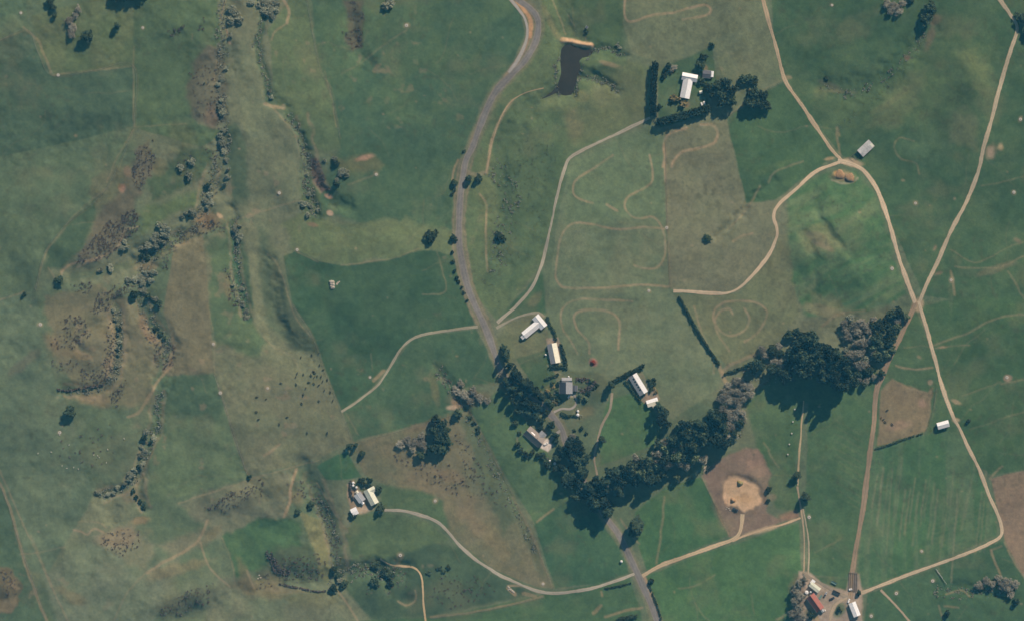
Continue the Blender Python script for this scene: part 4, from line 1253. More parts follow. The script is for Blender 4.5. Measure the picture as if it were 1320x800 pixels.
# grey belt between the two woods
scatter([(940, 492), (962, 486), (968, 500), (960, 525), (952, 560), (936, 566), (930, 548), (918, 535), (928, 510)], 8.2, [(6, 'bare', (4.5, 6.5), (6, 9), 'bare grey twiggy tree'), (1, 'mac', (3.5, 5), (6, 9), 'dark evergreen')], '%s in the grey belt joining the two woods', 'grey belt between the woods', 9)
# the southern wood
scatter([(872, 548), (885, 538), (905, 540), (915, 532), (930, 535), (940, 552), (936, 574), (922, 580), (900, 572), (880, 566)], 9.5, [(5, 'conifer', (6, 8), (16, 22), 'dark rounded conifer'), (3, 'pine', (5, 7), (18, 26), 'dark pointed conifer'), (2, 'leafy', (4.5, 6), (12, 15), 'brighter green broadleaf tree')], '%s at the north-east end of the southern wood', 'north-east end of the southern wood', 10)
scatter([(838, 572), (868, 564), (898, 572), (905, 590), (880, 604), (850, 606), (822, 602), (812, 592)], 10, [(4, 'conifer', (6, 8.5), (15, 21), 'dark rounded conifer'), (3, 'leafy', (5.5, 7.5), (14, 18), 'lit green broadleaf tree'), (3, 'bare', (5.5, 7.5), (13, 17), 'grey bare tree')], '%s in the mixed middle of the southern wood', 'mixed middle of the southern wood', 11)
scatter([(786, 604), (812, 594), (824, 606), (815, 625), (798, 640), (778, 640), (770, 622)], 10.5, [(5, 'conifer', (6.5, 8.5), (20, 26), 'dark rounded conifer'), (4, 'pine', (5.5, 7.5), (21, 29), 'dark pointed conifer'), (1.2, 'leafy', (6, 7.5), (14, 18), 'olive green broadleaf tree'), (1, 'bare', (5, 7), (12, 16), 'grey bare tree')], '%s in the dark west of the southern wood', 'dark west of the southern wood', 12)
scatter([(822, 604), (875, 606), (880, 614), (845, 620), (818, 622)], 11, [(4, 'conifer', (6, 8), (15, 21), 'dark rounded conifer'), (2, 'leafy', (4.5, 6), (10, 14), 'olive green broadleaf tree')], '%s on the south edge of the southern wood', 'south edge of the southern wood', 13)
scatter([(733, 552), (745, 566), (756, 590), (758, 606), (750, 612), (742, 596), (732, 575)], 9, [(4, 'conifer', (5, 7), (12, 17), 'dark rounded conifer'), (2, 'bare', (3.5, 5), (6, 9), 'pale bare tree')], '%s beside the road west of the southern wood', 'roadside trees by the southern wood', 14)
scatter([(722, 596), (735, 600), (745, 615), (758, 622), (752, 636), (738, 634), (724, 620)], 8.5, [(4, 'conifer', (4.5, 6.5), (9, 13), 'dark rounded conifer'), (3, 'bare', (3.5, 5), (5, 8), 'pale bare tree'), (1, 'leafy', (3.5, 5), (5, 8), 'green tree')], '%s at the west tip of the southern wood', 'west tip of the southern wood', 15)
scatter([(756, 606), (774, 622), (790, 648), (782, 660), (768, 650), (756, 636)], 10, [(5, 'conifer', (6, 8), (18, 23), 'dark rounded conifer')], '%s overhanging the road in the southern wood', 'trees over the road', 16)
plant('spindle', 820, 677, 11, 17, 'large spindle-shaped tree throwing its shadow over the road junction south of the wood')
for x, y, rr, hh in ((733, 576, 6, 14), (739, 584, 6, 13), (745, 600, 6.5, 15), (752, 612, 6, 15), (760, 628, 6.5, 16), (768, 636, 7, 17), (776, 648, 7, 17), (784, 656, 6, 14), (727, 604, 5, 10), (733, 622, 5.5, 11), (744, 640, 6, 12), (766, 656, 5, 10), (716, 560, 4, 7)):
    plant('conifer', x, y, rr, hh, 'dark conifer crowding the buried stretch of road in the southern wood', 'conifers over the buried road')
for x, y, rr, hh in ((698, 541, 4.5, 7), (664, 516, 5.5, 11), (656, 508, 5, 12), (668, 530, 5, 8), (711, 522, 4, 6), (705, 531, 4, 5), (722, 516, 3, 3), (664, 545, 4, 5), (697, 551, 3.5, 5)):
    plant('mac', x, y, rr, hh, 'dark ragged garden tree between the road and the houses', 'ragged garden trees by the road')
GK = [(5, 'shrub', (1.6, 3.4), (1.2, 3), 'dark green shrub'), (2, 'scrub', (1.6, 3), (1, 2), 'pale grey shrub'), (1.4, 'autumn', (1.6, 3), (1.2, 2.4), 'yellowish shrub'), (1, 'leafy', (2.4, 4), (3, 5), 'small leafy tree')]
scatter([(700, 486), (720, 478), (724, 490), (716, 508), (728, 516), (716, 522), (700, 516), (690, 500)], 7, GK, '%s in the terraced garden by the grey house', 'terraced garden shrubs', 41, .5, .55)
scatter([(744, 484), (776, 486), (772, 505), (752, 520), (747, 540), (764, 556), (742, 566), (733, 548), (746, 522), (744, 500)], 8, GK, '%s on the slope east of the grey house', 'shrubs east of the grey roofed house', 42, .5, .5)
scatter([(664, 556), (676, 550), (674, 562), (684, 576), (700, 584), (714, 578), (716, 588), (694, 594), (674, 590), (664, 574)], 6.5, GK, '%s round the brown roofed house', 'garden shrubs round the brown roofed house', 43, .5, .5)
scatter([(832, 482), (842, 488), (846, 504), (840, 506), (836, 494)], 5, GK, '%s along the east fence of the long grey house', 'shrubs of the long grey house', 44, .4, .7)
scatter([(852, 86), (868, 84), (866, 100), (852, 120), (852, 140), (862, 134), (858, 146), (848, 150)], 7, GK, '%s on the north house west lawn', 'west lawn shrubs of the north house', 45, .4, .5)
scatter([(448, 616), (470, 612), (484, 622), (470, 628), (452, 626)], 5.5, GK, '%s north of the western farmstead', 'shrubs north of the western farmstead', 46, .4, .5)
plant('spindle', 788, 496, 4.5, 12, 'slender dark tree at the head of the gravel drive near the long grey house')
plant('spindle', 776, 566, 5, 14, 'slender dark tree beside the gravel drive north of the southern wood')
for x, y, rr, hh in ((849, 524, 6, 15), (856, 532, 6, 13), (852, 540, 7, 16), (860, 546, 5, 10)):
    plant('conifer', x, y, rr, hh, 'dark conifer in the clump just south of the cream shed', 'clump south of the cream shed')
# roadside conifers
for i, (x, y, rr, hh) in enumerate(((650, 449, 5, 13), (652, 458, 6.5, 17), (657, 470, 5, 15), (663, 479, 6.5, 19), (669, 487, 7, 20), (676, 493, 6, 18), (683, 498, 7, 20), (691, 504, 6, 17), (699, 511, 5.5, 14), (706, 517, 4.5, 10))):
    plant('pine', x, y, rr, hh, 'dark pointed conifer in the row along the road bend', 'roadside conifer row')
for x, y, rr, hh in ((653, 492, 6, 16), (661, 500, 7, 18), (670, 507, 6, 16)):
    plant('pine', x, y, rr, hh, 'dark pointed conifer on the west verge of the road bend', 'west verge conifers')
for x, y, rr, hh in ((676, 516, 6.5, 13), (684, 521, 6.5, 14), (692, 524, 6, 12), (680, 530, 6, 10), (690, 534, 5.5, 9)):
    plant('conifer', x, y, rr, hh, 'dark evergreen on the west verge north of the brown roofed house', 'west verge evergreens')
plant('bare', 647, 482, 5, 6, 'pale bare tree standing among the dark roadside conifers')
plant('mac', 711, 547, 5, 8, 'dark round tree between the road and the brown roofed house')
for i, (x, y) in enumerate(((667, 572), (671, 580), (678, 585), (686, 583), (694, 586), (701, 589))):
    plant('shrub', x, y, 4, 4.5, 'dark garden shrub round the south-west side of the brown roofed house', 'shrubs round the brown roofed house')
for x, y, rr, hh in ((706, 598, 5, 8), (718, 590, 5, 9), (716, 604, 4, 7), (722, 578, 4.5, 9), (728, 584, 5, 10), (717, 568, 3.5, 5)):
    plant('mac', x, y, rr, hh, 'dark evergreen beside the white tanks below the brown roofed house', 'evergreens by the white tanks')
# isolated dark trees
LONE = [
    ('mac', 113, 47, 8, 9, 'dark round tree beside the pale willows in the north-west paddock'),
    ('spindle', 152, 33, 4, 10, 'slender dark tree with a long shadow in the north-west paddock'),
    ('mac', 77, 361, 5.5, 6, 'dark round tree at the west end of the rushy gully'),
    ('shrub', 31, 379, 3, 3, 'small dark shrub at the end of the west fence'),
    ('mac', 91, 530, 7.5, 8, 'dark round tree below the curved gully in the west'),
    ('mac', 174, 379, 5.5, 7, 'dark round tree among the grey willows in the western gully'),
    ('mac', 556, 304, 8.5, 8, 'large round dark tree alone in the green field west of the road'),
    ('mac', 912, 307, 5, 4.5, 'small round dark tree alone in the dry hay paddock'),
    ('mac', 645, 305, 6, 6, 'dark tree with a pale side on the rough grass east of the road'),
    ('mac', 604, 231, 4.5, 7, 'dark tree on the east verge of the road bend'),
    ('mac', 617, 230, 5, 7, 'dark round tree east of the verge tree by the dirt track'),
    ('mac', 586, 236, 4.5, 6, 'dark tree on the west verge of the road opposite the two trees'),
    ('mac', 585, 307, 4.5, 6, 'dark tree on the west verge east of the lone field tree'),
    ('mac', 401, 650, 5, 6, 'dark tree west of the white farm buildings above the bare spur'),
    ('mac', 384, 659, 4, 4, 'small dark round tree near the end of the short dirt path'),
    ('spindle', 451, 574, 3.6, 7, 'slender dark tree at the corner of the bright green triangle'),
    ('spindle', 459, 573, 2.8, 7, 'thin dark tree close by the corner of the green triangle'),
    ('mac', 467, 584, 4, 5, 'dark round tree on the dry slope north of the white farm buildings'),
    ('spindle', 1027, 612, 5.5, 8, 'dark tree on the wheel tracks north-east of the sand pit'),
    ('spindle', 1038, 640, 6, 11, 'larger dark tree on the wheel tracks east of the sand pit'),
    ('mac', 1317, 24, 8, 9, 'dark tree at the track fork in the north-east corner'),
    ('mac', 1325, 44, 7, 8, 'dark tree east of the track fork in the north-east corner'),
    ('mac', 1199, 10, 8, 10, 'upper dark tree of the pair in the north-east gully'),
    ('mac', 1194, 24, 9, 10, 'lower dark tree of the pair in the north-east gully'),
    ('mac', 1174, -2, 6, 6, 'dark tree cut by the north edge above the gully'),
    ('shrub', 1066, 101, 3.2, 1.8, 'dark shrub at the head of the little north-east stream'),
    ('mac', 543, 586, 6, 7, 'dark round tree south-west of the evergreen clump'),
    ('mac', 590, 533, 5.5, 8, 'dark tree beside the pale bank north of the evergreen clump'),
    ('mac', 488, 630, 4.5, 4.5, 'dark tree behind the cream roofed farmhouse'),
    ('mac', 491, 654, 6, 6, 'dark round tree at the driveway end beside the cream roofed farmhouse'),
    ('shrub', 455, 664, 4, 4, 'dark shrub on the west side of the small white shed'),
    ('shrub', 840, 748, 3.6, 4, 'dark shrub on the road verge south of the junction'),
    ('spindle', 1107, 763, 3, 5, 'small dark conifer beside the cattle yards'),
    ('shrub', 1221, 790, 4, 5, 'dark shrub at the south edge below the white rail'),
    ('shrub', 1310, 774, 4, 6, 'dark shrub below the pale willows in the south-east'),
    ('shrub', 1248, 542, 3, 3, 'dark shrub across the track from the white field shed'),
    ('shrub', 322, 614, 3, 3, 'small dark tree on the dry fence line in the south-west'),
    ('willow', 501, 5, 8, 6, 'grey willow on the north edge above the green field'),
    ('willow', 244, 227, 5, 5, 'pale round willow standing alone east of the rushy gully'),
    ('mac', 991, 630, 4, 4, 'upper dark shrub at the east rim of the sand pit'),
    ('shrub', 990, 645, 2.8, 2, 'lower dark shrub at the east rim of the sand pit'),
    ('shrub', 861, 86, 5, 5, 'bushy shrub at the top of the north house hedge'),
    ('bare', 868, 88, 5, 4, 'pale bare bush on the lawn by the north house hedge'),
    ('shrub', 857, 97, 4, 4, 'round shrub on the lawn beside the north house hedge'),
    ('autumn', 869, 127, 6, 5, 'yellowing garden bush south-west of the white north house'),
    ('autumn', 881, 134, 5.5, 4.5, 'reddish brown garden bush beside the path south of the north house'),
    ('mac', 907, 74, 5, 7, 'upper dark garden tree north-east of the white north house'),
    ('mac', 904, 84, 6.5, 8, 'lower dark garden tree north-east of the white north house'),
    ('shrub', 904, 105, 5, 4, 'dark shrub at the east wall of the white north house'),
    ('shrub', 918, 58, 3.5, 3, 'small dark shrub at the north tip of the garden lawn'),
    ('autumn', 968, 118, 5.5, 5, 'pale olive bush between the two dark tree groups east of the north house'),
    ('shrub', 1045, 793, 5, 5, 'green shrub behind the red barn'),
    ('shrub', 1082, 785, 3.5, 3, 'green shrub on the lawn between red barn and white shed'),
    ('shrub', 756, 42, 2.4, 2, 'small bush below the pump shed north of the pond'),
]
for kd, x, y, rr, hh, lb in LONE:
    plant(kd, x, y, rr, hh, lb)
for x, y, rr, hh in ((148, -3, 6, 9), (160, -4, 7, 10), (173, -6, 7, 10), (186, -9, 6, 10)):
    plant('mac', x, y, rr, hh, 'dark evergreen in the row along the north-west edge', 'evergreens on the north-west edge')
for x, y, rr, hh in ((65, 2, 5, 7), (69, 10, 4.5, 6), (71, 19, 3.6, 5)):
    plant('mac', x, y, rr, hh, 'dark evergreen in the short line in the north-west corner', 'north-west corner evergreens')
for x, y, rr in ((90, 27, 6), (94, 36, 6.5), (92, 45, 5.5), (101, 12, 5), (98, 20, 4)):
    plant('bare', x, y, rr, 5, 'pale bare willow west of the dark round tree', 'pale willows in the north-west paddock')
for x, y, rr, hh in ((913, 113, 5.5, 9), (924, 110, 6, 11), (936, 108, 7, 13), (944, 118, 7, 14), (930, 122, 7, 13), (942, 130, 7, 14), (918, 122, 5, 9), (930, 134, 6, 12)):
    plant('mac', x, y, rr, hh, 'dark evergreen in the clump south-east of the north house', 'evergreen clump by the north house')
for x, y, rr, hh in ((958, 103, 6, 7), (966, 101, 6, 7), (972, 106, 5.5, 7)):
    plant('mac', x, y, rr, hh, 'dark evergreen in the small clump east of the north house garden', 'small clump east of the north house')
for x, y, rr, hh in ((972, 120, 7.5, 12), (983, 124, 7, 12), (966, 132, 7.5, 14), (978, 134, 7.5, 13), (988, 136, 6, 10)):
    plant('mac', x, y, rr, hh, 'dark evergreen in the large clump east of the north house garden', 'large clump east of the north house')
for x, y, rr, hh in ((562, 540, 6, 9), (570, 546, 7, 11), (562, 553, 7, 12), (574, 556, 7, 12), (566, 564, 8, 13), (576, 568, 7, 11), (560, 576, 7.5, 11), (570, 578, 7, 11)):
    plant('mac', x, y, rr, hh, 'dark evergreen in the clump on the dry central slope', 'evergreen clump on the slope')
for x, y, rr in ((516, 572, 6), (525, 568, 7), (535, 570, 6.5), (532, 578, 5), (545, 572, 6), (543, 562, 5)):
    plant('bare', x, y, rr, 5, 'grey bare tree west of the evergreen clump', 'bare trees by the evergreen clump')
for x, y, rr in ((588, 502, 6), (598, 508, 6.5), (610, 504, 6), (605, 516, 5.5), (618, 512, 6), (628, 516, 5), (594, 494, 5)):
    plant('bare', x, y, rr, 4.5, 'grey bare thicket tree at the small gully west of the road', 'bare thicket by the small gully')
for x, y, rr in ((1143, 5, 6), (1152, 9, 7), (1158, 15, 6), (1148, 15, 5), (1163, 5, 5)):
    plant('bare', x, y, rr, 6, 'pale bare tree in the clump at the north-east stream', 'pale clump at the north-east stream')
for x, y, rr in ((1030, 750, 6), (1036, 745, 5), (1025, 760, 6.5), (1031, 768, 6), (1024, 774, 6), (1029, 783, 7), (1022, 790, 6.5), (1034, 794, 6)):
    plant('bare', x, y, rr, 9, 'tall bare grey tree west of the red barn yard', 'bare trees west of the red barn')
for x, y, rr in ((1262, 754, 6), (1271, 748, 5.5), (1279, 752, 5), (1287, 744, 5), (1293, 754, 7), (1300, 758, 7), (1298, 748, 6), (1308, 752, 6), (1303, 766, 5)):
    plant('bare', x, y, rr, 6, 'pale bare willow along the wet hollow in the south-east', 'willows in the south-east hollow')
for x, y, rr, hh in ((431, 733, 4.5, 6), (437, 741, 4.5, 6), (444, 752, 5, 6), (430, 757, 5, 6)):
    plant('mac', x, y, rr, hh, 'dark evergreen where the southern gully narrows', 'evergreens in the southern gully')
plant('willow', 438, 748, 4.5, 4, 'pale willow among the dark evergreens in the southern gully')
for x, y, rr, hh in ((486, 728, 7, 4), (496, 738, 6, 4), (484, 749, 7, 5), (503, 742, 6, 4), (503, 752, 5, 4)):
    plant('shrub', x, y, rr, hh, 'dark spreading shrub in the hollow south of the white farm buildings', 'shrubs in the southern hollow')
for x, y in ((566, 732), (572, 736), (578, 731), (553, 738)):
    plant('shrub', x, y, 3.5, 2, 'low dark shrub on the slope inside the driveway curve', 'shrubs inside the driveway curve')
for x, y in ((583, 325), (584, 337), (586, 349), (589, 358), (591, 363), (595, 370), (598, 377), (602, 387), (586, 245), (583, 250), (598, 195)):
    plant('shrub', x, y, rnd.uniform(1.8, 2.8), rnd.uniform(1.8, 3), 'small dark shrub in the line on the west verge of the road', 'verge shrubs west of the road')
for x, y in ((606, 538), (611, 545), (617, 551), (616, 556)):
    plant('shrub', x, y, 3, 2.2, 'dark shrub at the head of the long fence line', 'shrubs on the long fence line')
WL = [(299, 12, 7), (304, 20, 8), (300, 27, 6), (310, 26, 6), (298, 46, 4), (336, 4, 7), (346, 3, 7), (355, 6, 7), (349, 14, 7), (358, 15, 5), (338, 13, 6), (352, 22, 4), (326, 3, 5),
      (285, 137, 6), (287, 146, 6), (284, 129, 5), (287, 167, 6), (283, 177, 6), (286, 185, 5), (280, 110, 4), (287, 104, 4), (291, 88, 4), (290, 196, 5), (293, 207, 4), (293, 217, 4), (292, 228, 4), (289, 238, 3), (248, 208, 5), (235, 215, 5),
      (268, 242, 5), (270, 252, 5), (264, 259, 5), (272, 262, 5), (267, 267, 4), (247, 273, 5), (240, 277, 4), (233, 281, 3), (206, 291, 6), (214, 292, 6), (220, 297, 5), (210, 300, 6.5), (201, 303, 5), (216, 304, 6), (205, 310, 6.5), (196, 310, 5), (191, 317, 6.5), (200, 318, 6), (212, 314, 5), (184, 320, 5), (188, 326, 4),
      (161, 313, 5), (166, 318, 4), (158, 320, 4), (140, 345, 5), (145, 348, 4), (131, 348, 4), (165, 361, 5), (173, 358, 6), (182, 358, 6), (190, 352, 6), (197, 350, 5), (193, 360, 5), (185, 366, 5), (188, 377, 5), (200, 386, 5), (207, 393, 5), (303, 298, 6), (308, 303, 6), (301, 291, 4), (309, 290, 3), (305, 308, 5),
      (265, 108, 2), (430, 203, 4), (420, 206, 3), (440, 222, 6), (448, 222, 5), (436, 234, 5), (397, 250, 5), (393, 262, 6), (402, 266, 5), (398, 275, 5), (410, 270, 4), (396, 225, 3), (346, 118, 3.5), (348, 126, 3.5),
      (146, 398, 4), (150, 409, 4), (153, 420, 4), (152, 430, 4), (154, 439, 4), (153, 447, 3.5), (151, 458, 3.5), (150, 470, 3.5), (309, 385, 4), (313, 392, 5), (311, 372, 4), (318, 402, 5), (300, 366, 3), (316, 410, 4),
      (199, 562, 5), (187, 556, 4), (184, 575, 4), (188, 582, 4.5), (183, 588, 4), (184, 596, 4), (182, 602, 4), (176, 606, 5), (171, 613, 5), (166, 618, 4.5), (160, 624, 4), (153, 629, 4.5), (147, 634, 5), (139, 637, 4), (130, 637, 3.5), (124, 634, 3), (800, 62, 3), (796, 58, 3)]
REACH = [((290, 0, 325, 60), 'at the north edge head of the western gully'), ((325, -10, 362, 30), 'at the creek head on the north edge'), ((260, 80, 296, 118), 'scattered above the brown gully flat'),
         ((280, 120, 296, 192), 'in the row beside the brown gully flat'), ((285, 192, 296, 245), 'in the thin line west of the dry strip'), ((228, 200, 252, 230), 'on the slope east of the rushes'), ((260, 240, 276, 270), 'in the clump above the orange scar'),
         ((230, 270, 250, 285), 'at the west foot of the orange scar'), ((178, 286, 222, 330), 'in the large pale clump in the gully'), ((155, 308, 170, 324), 'below the rush bed'), ((128, 340, 148, 352), 'on the flat below the pale path'),
         ((155, 350, 212, 398), 'in the lower gully clump by the dark tree'), ((298, 286, 312, 312), 'at the fence end east of the scar'), ((414, 198, 450, 238), 'on the east side of the reddish rush bed'), ((390, 220, 413, 280), 'in the creek clump below the reddish rush bed'),
         ((340, 110, 352, 130), 'at the creek bend by the dirt fan'), ((144, 394, 156, 475), 'in the straight line down the western hollow'), ((296, 360, 322, 414), 'down the narrow green side gully'), ((180, 550, 200, 604), 'in the upper part of the south-western gully'), ((120, 600, 180, 640), 'in the line down the south-western gully')]
for x, y, rr in WL:
    kd = 'scrub' if rr < 3.6 else 'willow'
    if x > 700:
        plant('scrub', x, y, rr, 2, 'scrubby bush on the dark bank east of the pond', 'scrub by the pond')
        continue
    sub = [w for (x0, y0, x1, y1), w in REACH if x0 <= x <= x1 and y0 <= y <= y1][0]
    plant(kd, x + rnd.uniform(-2.2, 2.2), y + rnd.uniform(-2, 2), rr * rnd.uniform(.62, 1.02), 1.4 + rr * rnd.uniform(.22, .5), ('low scrubby bush ' if kd == 'scrub' else 'grey-green willow ') + sub, 'willows ' + sub)
for x, y, rr, hh in ((192, 382, 4, 4.5), (205, 391, 4.5, 4), (201, 424, 4, 3), (207, 430, 4, 3), (212, 436, 3, 2.5), (154, 424, 3, 3), (155, 445, 3, 3), (186, 564, 4, 5), (195, 569, 3, 3), (268, 240, 4, 4), (433, 210, 4, 4), (434, 237, 4, 4), (178, 602, 4, 4), (176, 640, 3, 3), (181, 645, 3, 3), (186, 651, 4, 3), (172, 632, 3, 3), (244, 277, 4, 3), (183, 329, 4, 3), (190, 332, 4, 3)):
    plant('shrub', x, y, rr, hh, 'dark evergreen shrub among the willows of the western gully', 'dark shrubs of the western gully')


def hedge(name, label, pts, width, h, material, seed, dens=1.0, cat='hedge', group=None, size=.45):
    """one trimmed or shaggy hedge: leaf mass and stems"""
    p = smooth(pts, 2.0)
    rs = np.random.default_rng(seed)
    L = np.linalg.norm(np.diff(p, axis=0), axis=1).sum() * S
    n = int(L * width * S * h * .5 * dens) + 20
    seg = rs.uniform(0, len(p) - 1.001, n)
    i = seg.astype(int)
    f = (seg - i)[:, None]
    q = p[i] * (1 - f) + p[i + 1] * f
    q = q + rs.uniform(-1, 1, (n, 2)) * (width / 2 - .3)
    zt = h * (1 + .12 * np.sin(seg * .9) + .1 * rs.normal(0, 1, n))
    z = bil(HT, q[:, 0], q[:, 1])
    o = thing(name, label, cat, float(p[len(p) // 2, 0]), float(p[len(p) // 2, 1]), 0, group)
    org = np.array(o.location)
    k = 1 - z / CAM_H
    cs = np.stack([(q[:, 0] - 660) * S * k, (400 - q[:, 1]) * S * k, z + zt * rs.random(n) ** .6 * .95], -1) - org
    Vv, Ff = leaf_cloud(rs, cs, np.full(n, .65), 14, size, .8)
    link_obj('foliage', np_mesh('foliage', Vv, Ff, MT[material], None, False), o)
    mb = MB()
    for j in range(0, len(p), 3):
        zz = ht(*p[j]) - org[2]
        x, y = (p[j, 0] - 660) * S - org[0], (400 - p[j, 1]) * S - org[1]
        mb.tube([(x, y, zz - .2), (x + .1, y, zz + h * .7)], [.09, .03], 5)
    s = mb.build('stems', MT['bark'], o)
    s['kind'] = 'stuff'
    return o


hedge('shelter_hedge', 'tall dark hedge along the west side of the north house lawn', [(845, 82), (843, 100), (842, 125), (842, 148)], 8, 6.5, 'pine', 1)
hedge('shelter_hedge', 'long dark hedge along the south side of the north house garden', [(849, 158), (866, 153), (890, 147), (912, 140)], 9, 7, 'pine', 2)
hedge('field_hedge', 'thin dark hedge running diagonally between the two hay paddocks', [(875, 382), (886, 402), (898, 424), (908, 440), (918, 456), (928, 470)], 2.6, 2.6, 'mac', 3, 2)
hedge('garden_hedge', 'dark hedge on the north-west side of the long grey house', [(786, 494), (798, 487), (812, 480), (822, 475), (830, 471)], 4.5, 3.2, 'mac', 4)
hedge('garden_hedge', 'dark hedge along the east side of the two-tone roofed house', [(723, 444), (727, 456), (730, 472)], 3.5, 2.6, 'mac', 5)
hedge('garden_hedge', 'dark hedge at the east gable of the small white house', [(706, 408), (708, 416), (714, 426), (717, 438)], 2.6, 2.2, 'mac', 6)
hedge('garden_hedge', 'dark hedge in front of the two-tone roofed house south end', [(710, 472), (720, 472), (731, 474)], 4, 2.4, 'mac', 7)
hedge('field_hedge', 'low dark hedge on the south edge of the brown paddock', [(1128, 578), (1150, 571), (1172, 563), (1190, 558)], 1.1, 1.1, 'mac', 8, 2.5)
hedge('field_hedge', 'dark brushy hedge at the west end of the eastern wood stream', [(934, 482), (945, 478), (955, 474), (968, 468), (980, 462)], 4, 2.4, 'mac', 9)
hedge('roadside_hedge', 'dark hedge at the south edge beside the road', [(796, 797), (808, 796), (820, 793)], 5, 3, 'mac', 10)
hedge('garden_hedge', 'curved dark hedge in the oval garden bed by the two white tanks', [(724, 532), (732, 536), (741, 535)], 3.4, 1.8, 'mac', 11)
hedge('garden_hedge', 'dark garden planting on the west slope below the grey roofed house', [(707, 508), (714, 512), (720, 514)], 5, 1.8, 'mac', 12)
hedge('garden_hedge', 'low hedge on the terrace north-west of the grey roofed house', [(703, 488), (712, 485), (720, 482)], 3, 1.5, 'mac', 13)
hedge('bank_planting', 'shrubby planting on the slope east of the grey roofed house', [(742, 487), (756, 490), (768, 492), (760, 500), (748, 503)], 6, .9, 'rush', 14, 1.2, 'shrubs')
hedge('garden_hedge', 'dark hedge along the west boundary of the long grey house', [(806, 490), (815, 503), (826, 518)], 2, 1.8, 'mac', 15, 1.4)
hedge('garden_hedge', 'short hedge on the east side of the long grey house', [(836, 488), (840, 497), (838, 504)], 4, 2.2, 'mac', 16)
hedge('garden_hedge', 'hedge of mixed bushes on the west side of the white farm buildings', [(452, 620), (452, 632), (455, 644)], 2.4, 2, 'rush', 17)
hedge('garden_hedge', 'dark hedge north of the cream roofed farmhouse', [(462, 620), (468, 622), (478, 626)], 3, 2.2, 'mac', 18)
hedge('field_hedge', 'dark brush along the road fence at the lower junction', [(836, 750), (841, 764), (847, 780), (853, 800)], 1.6, 1.4, 'mac', 19, 2)
hedge('field_hedge', 'short dark hedge in the small triangle west of the road junction', [(780, 758), (796, 755), (813, 751)], 1.4, 1.2, 'mac', 20, 2)
hedge('scrub_bank', 'line of dark brush along the curved gully in the west', [(75, 502), (88, 503), (104, 500), (120, 498), (134, 495)], 2.6, 1.2, 'rush', 21, 1.6, 'scrub')
hedge('scrub_bank', 'dark gorse on the steep bank west of the southern gully', [(345, 712), (352, 722), (358, 735), (372, 738)], 8, 1.2, 'rush', 22, .9, 'scrub')
hedge('scrub_bank', 'dark brush line on the lip above the southern hollow', [(360, 752), (385, 757), (412, 762), (428, 758)], 2, 1, 'rush', 23, 1.6, 'scrub')

# rushes and tussocks: nobody could count them
ZONES = [  # polygon, count
    ([(178, 188), (196, 182), (200, 205), (182, 248), (170, 240), (168, 222)], 120), ([(140, 285), (175, 268), (182, 290), (160, 318), (130, 334), (98, 340), (96, 328), (120, 308)], 330),
    ([(190, 360), (160, 362), (122, 382), (118, 402), (135, 400), (160, 378)], 120), ([(80, 405), (108, 405), (120, 430), (110, 440), (92, 448), (78, 438)], 110), ([(60, 435), (75, 430), (92, 450), (80, 452)], 16),
    ([(135, 415), (146, 412), (148, 480), (136, 490), (134, 450)], 70), ([(100, 480), (135, 478), (138, 490), (110, 495)], 45), ([(140, 510), (165, 485), (160, 500), (148, 525)], 40), ([(90, 365), (120, 362), (118, 376), (95, 378)], 26),
    ([(228, 305), (265, 280), (292, 290), (285, 298), (250, 300), (230, 318)], 80), ([(205, 325), (240, 305), (222, 330), (210, 350)], 30), ([(290, 340), (300, 345), (305, 395), (296, 392), (290, 365)], 50), ([(195, 440), (222, 440), (226, 465), (210, 480), (204, 470)], 60), ([(180, 415), (205, 430), (190, 442)], 24),
    ([(216, 40), (240, 32), (240, 40), (220, 46)], 22), ([(256, 28), (264, 24), (264, 36), (256, 38)], 12), ([(440, 40), (470, 36), (466, 60), (452, 62)], 50), ([(448, 0), (470, 0), (468, 30), (450, 30)], 20), ([(400, 205), (415, 205), (424, 245), (412, 248)], 60), ([(385, 185), (400, 190), (398, 245), (388, 240)], 20),
    ([(130, 688), (180, 675), (182, 705), (150, 715), (128, 700)], 60), ([(620, 250), (700, 190), (720, 210), (690, 330), (640, 330)], 170), ([(640, 225), (700, 150), (725, 160), (705, 250)], 110), ([(620, 310), (650, 330), (640, 390), (620, 380)], 40), ([(500, 580), (600, 600), (640, 650), (560, 630)], 70), ([(580, 545), (600, 600), (650, 660), (640, 620)], 40),
    ([(262, 195), (282, 190), (276, 215)], 14), ([(250, 190), (225, 215), (238, 228)], 18), ([(1070, 165), (1100, 145), (1160, 90), (1190, 45), (1200, 50), (1150, 110), (1090, 165)], 70), ([(1080, 232), (1104, 226), (1102, 234)], 20), ([(700, 10), (745, 40), (735, 50), (700, 60)], 20), ([(640, 60), (0, 0), (1, 1)], 0), ([(370, 620), (392, 618), (396, 640), (378, 645)], 16), ([(330, 740), (350, 735), (350, 755), (332, 758)], 20), ([(70, 565), (145, 545), (150, 600), (80, 600)], 26), ([(1040, 245), (1110, 240), (1140, 290), (1080, 300)], 40)]
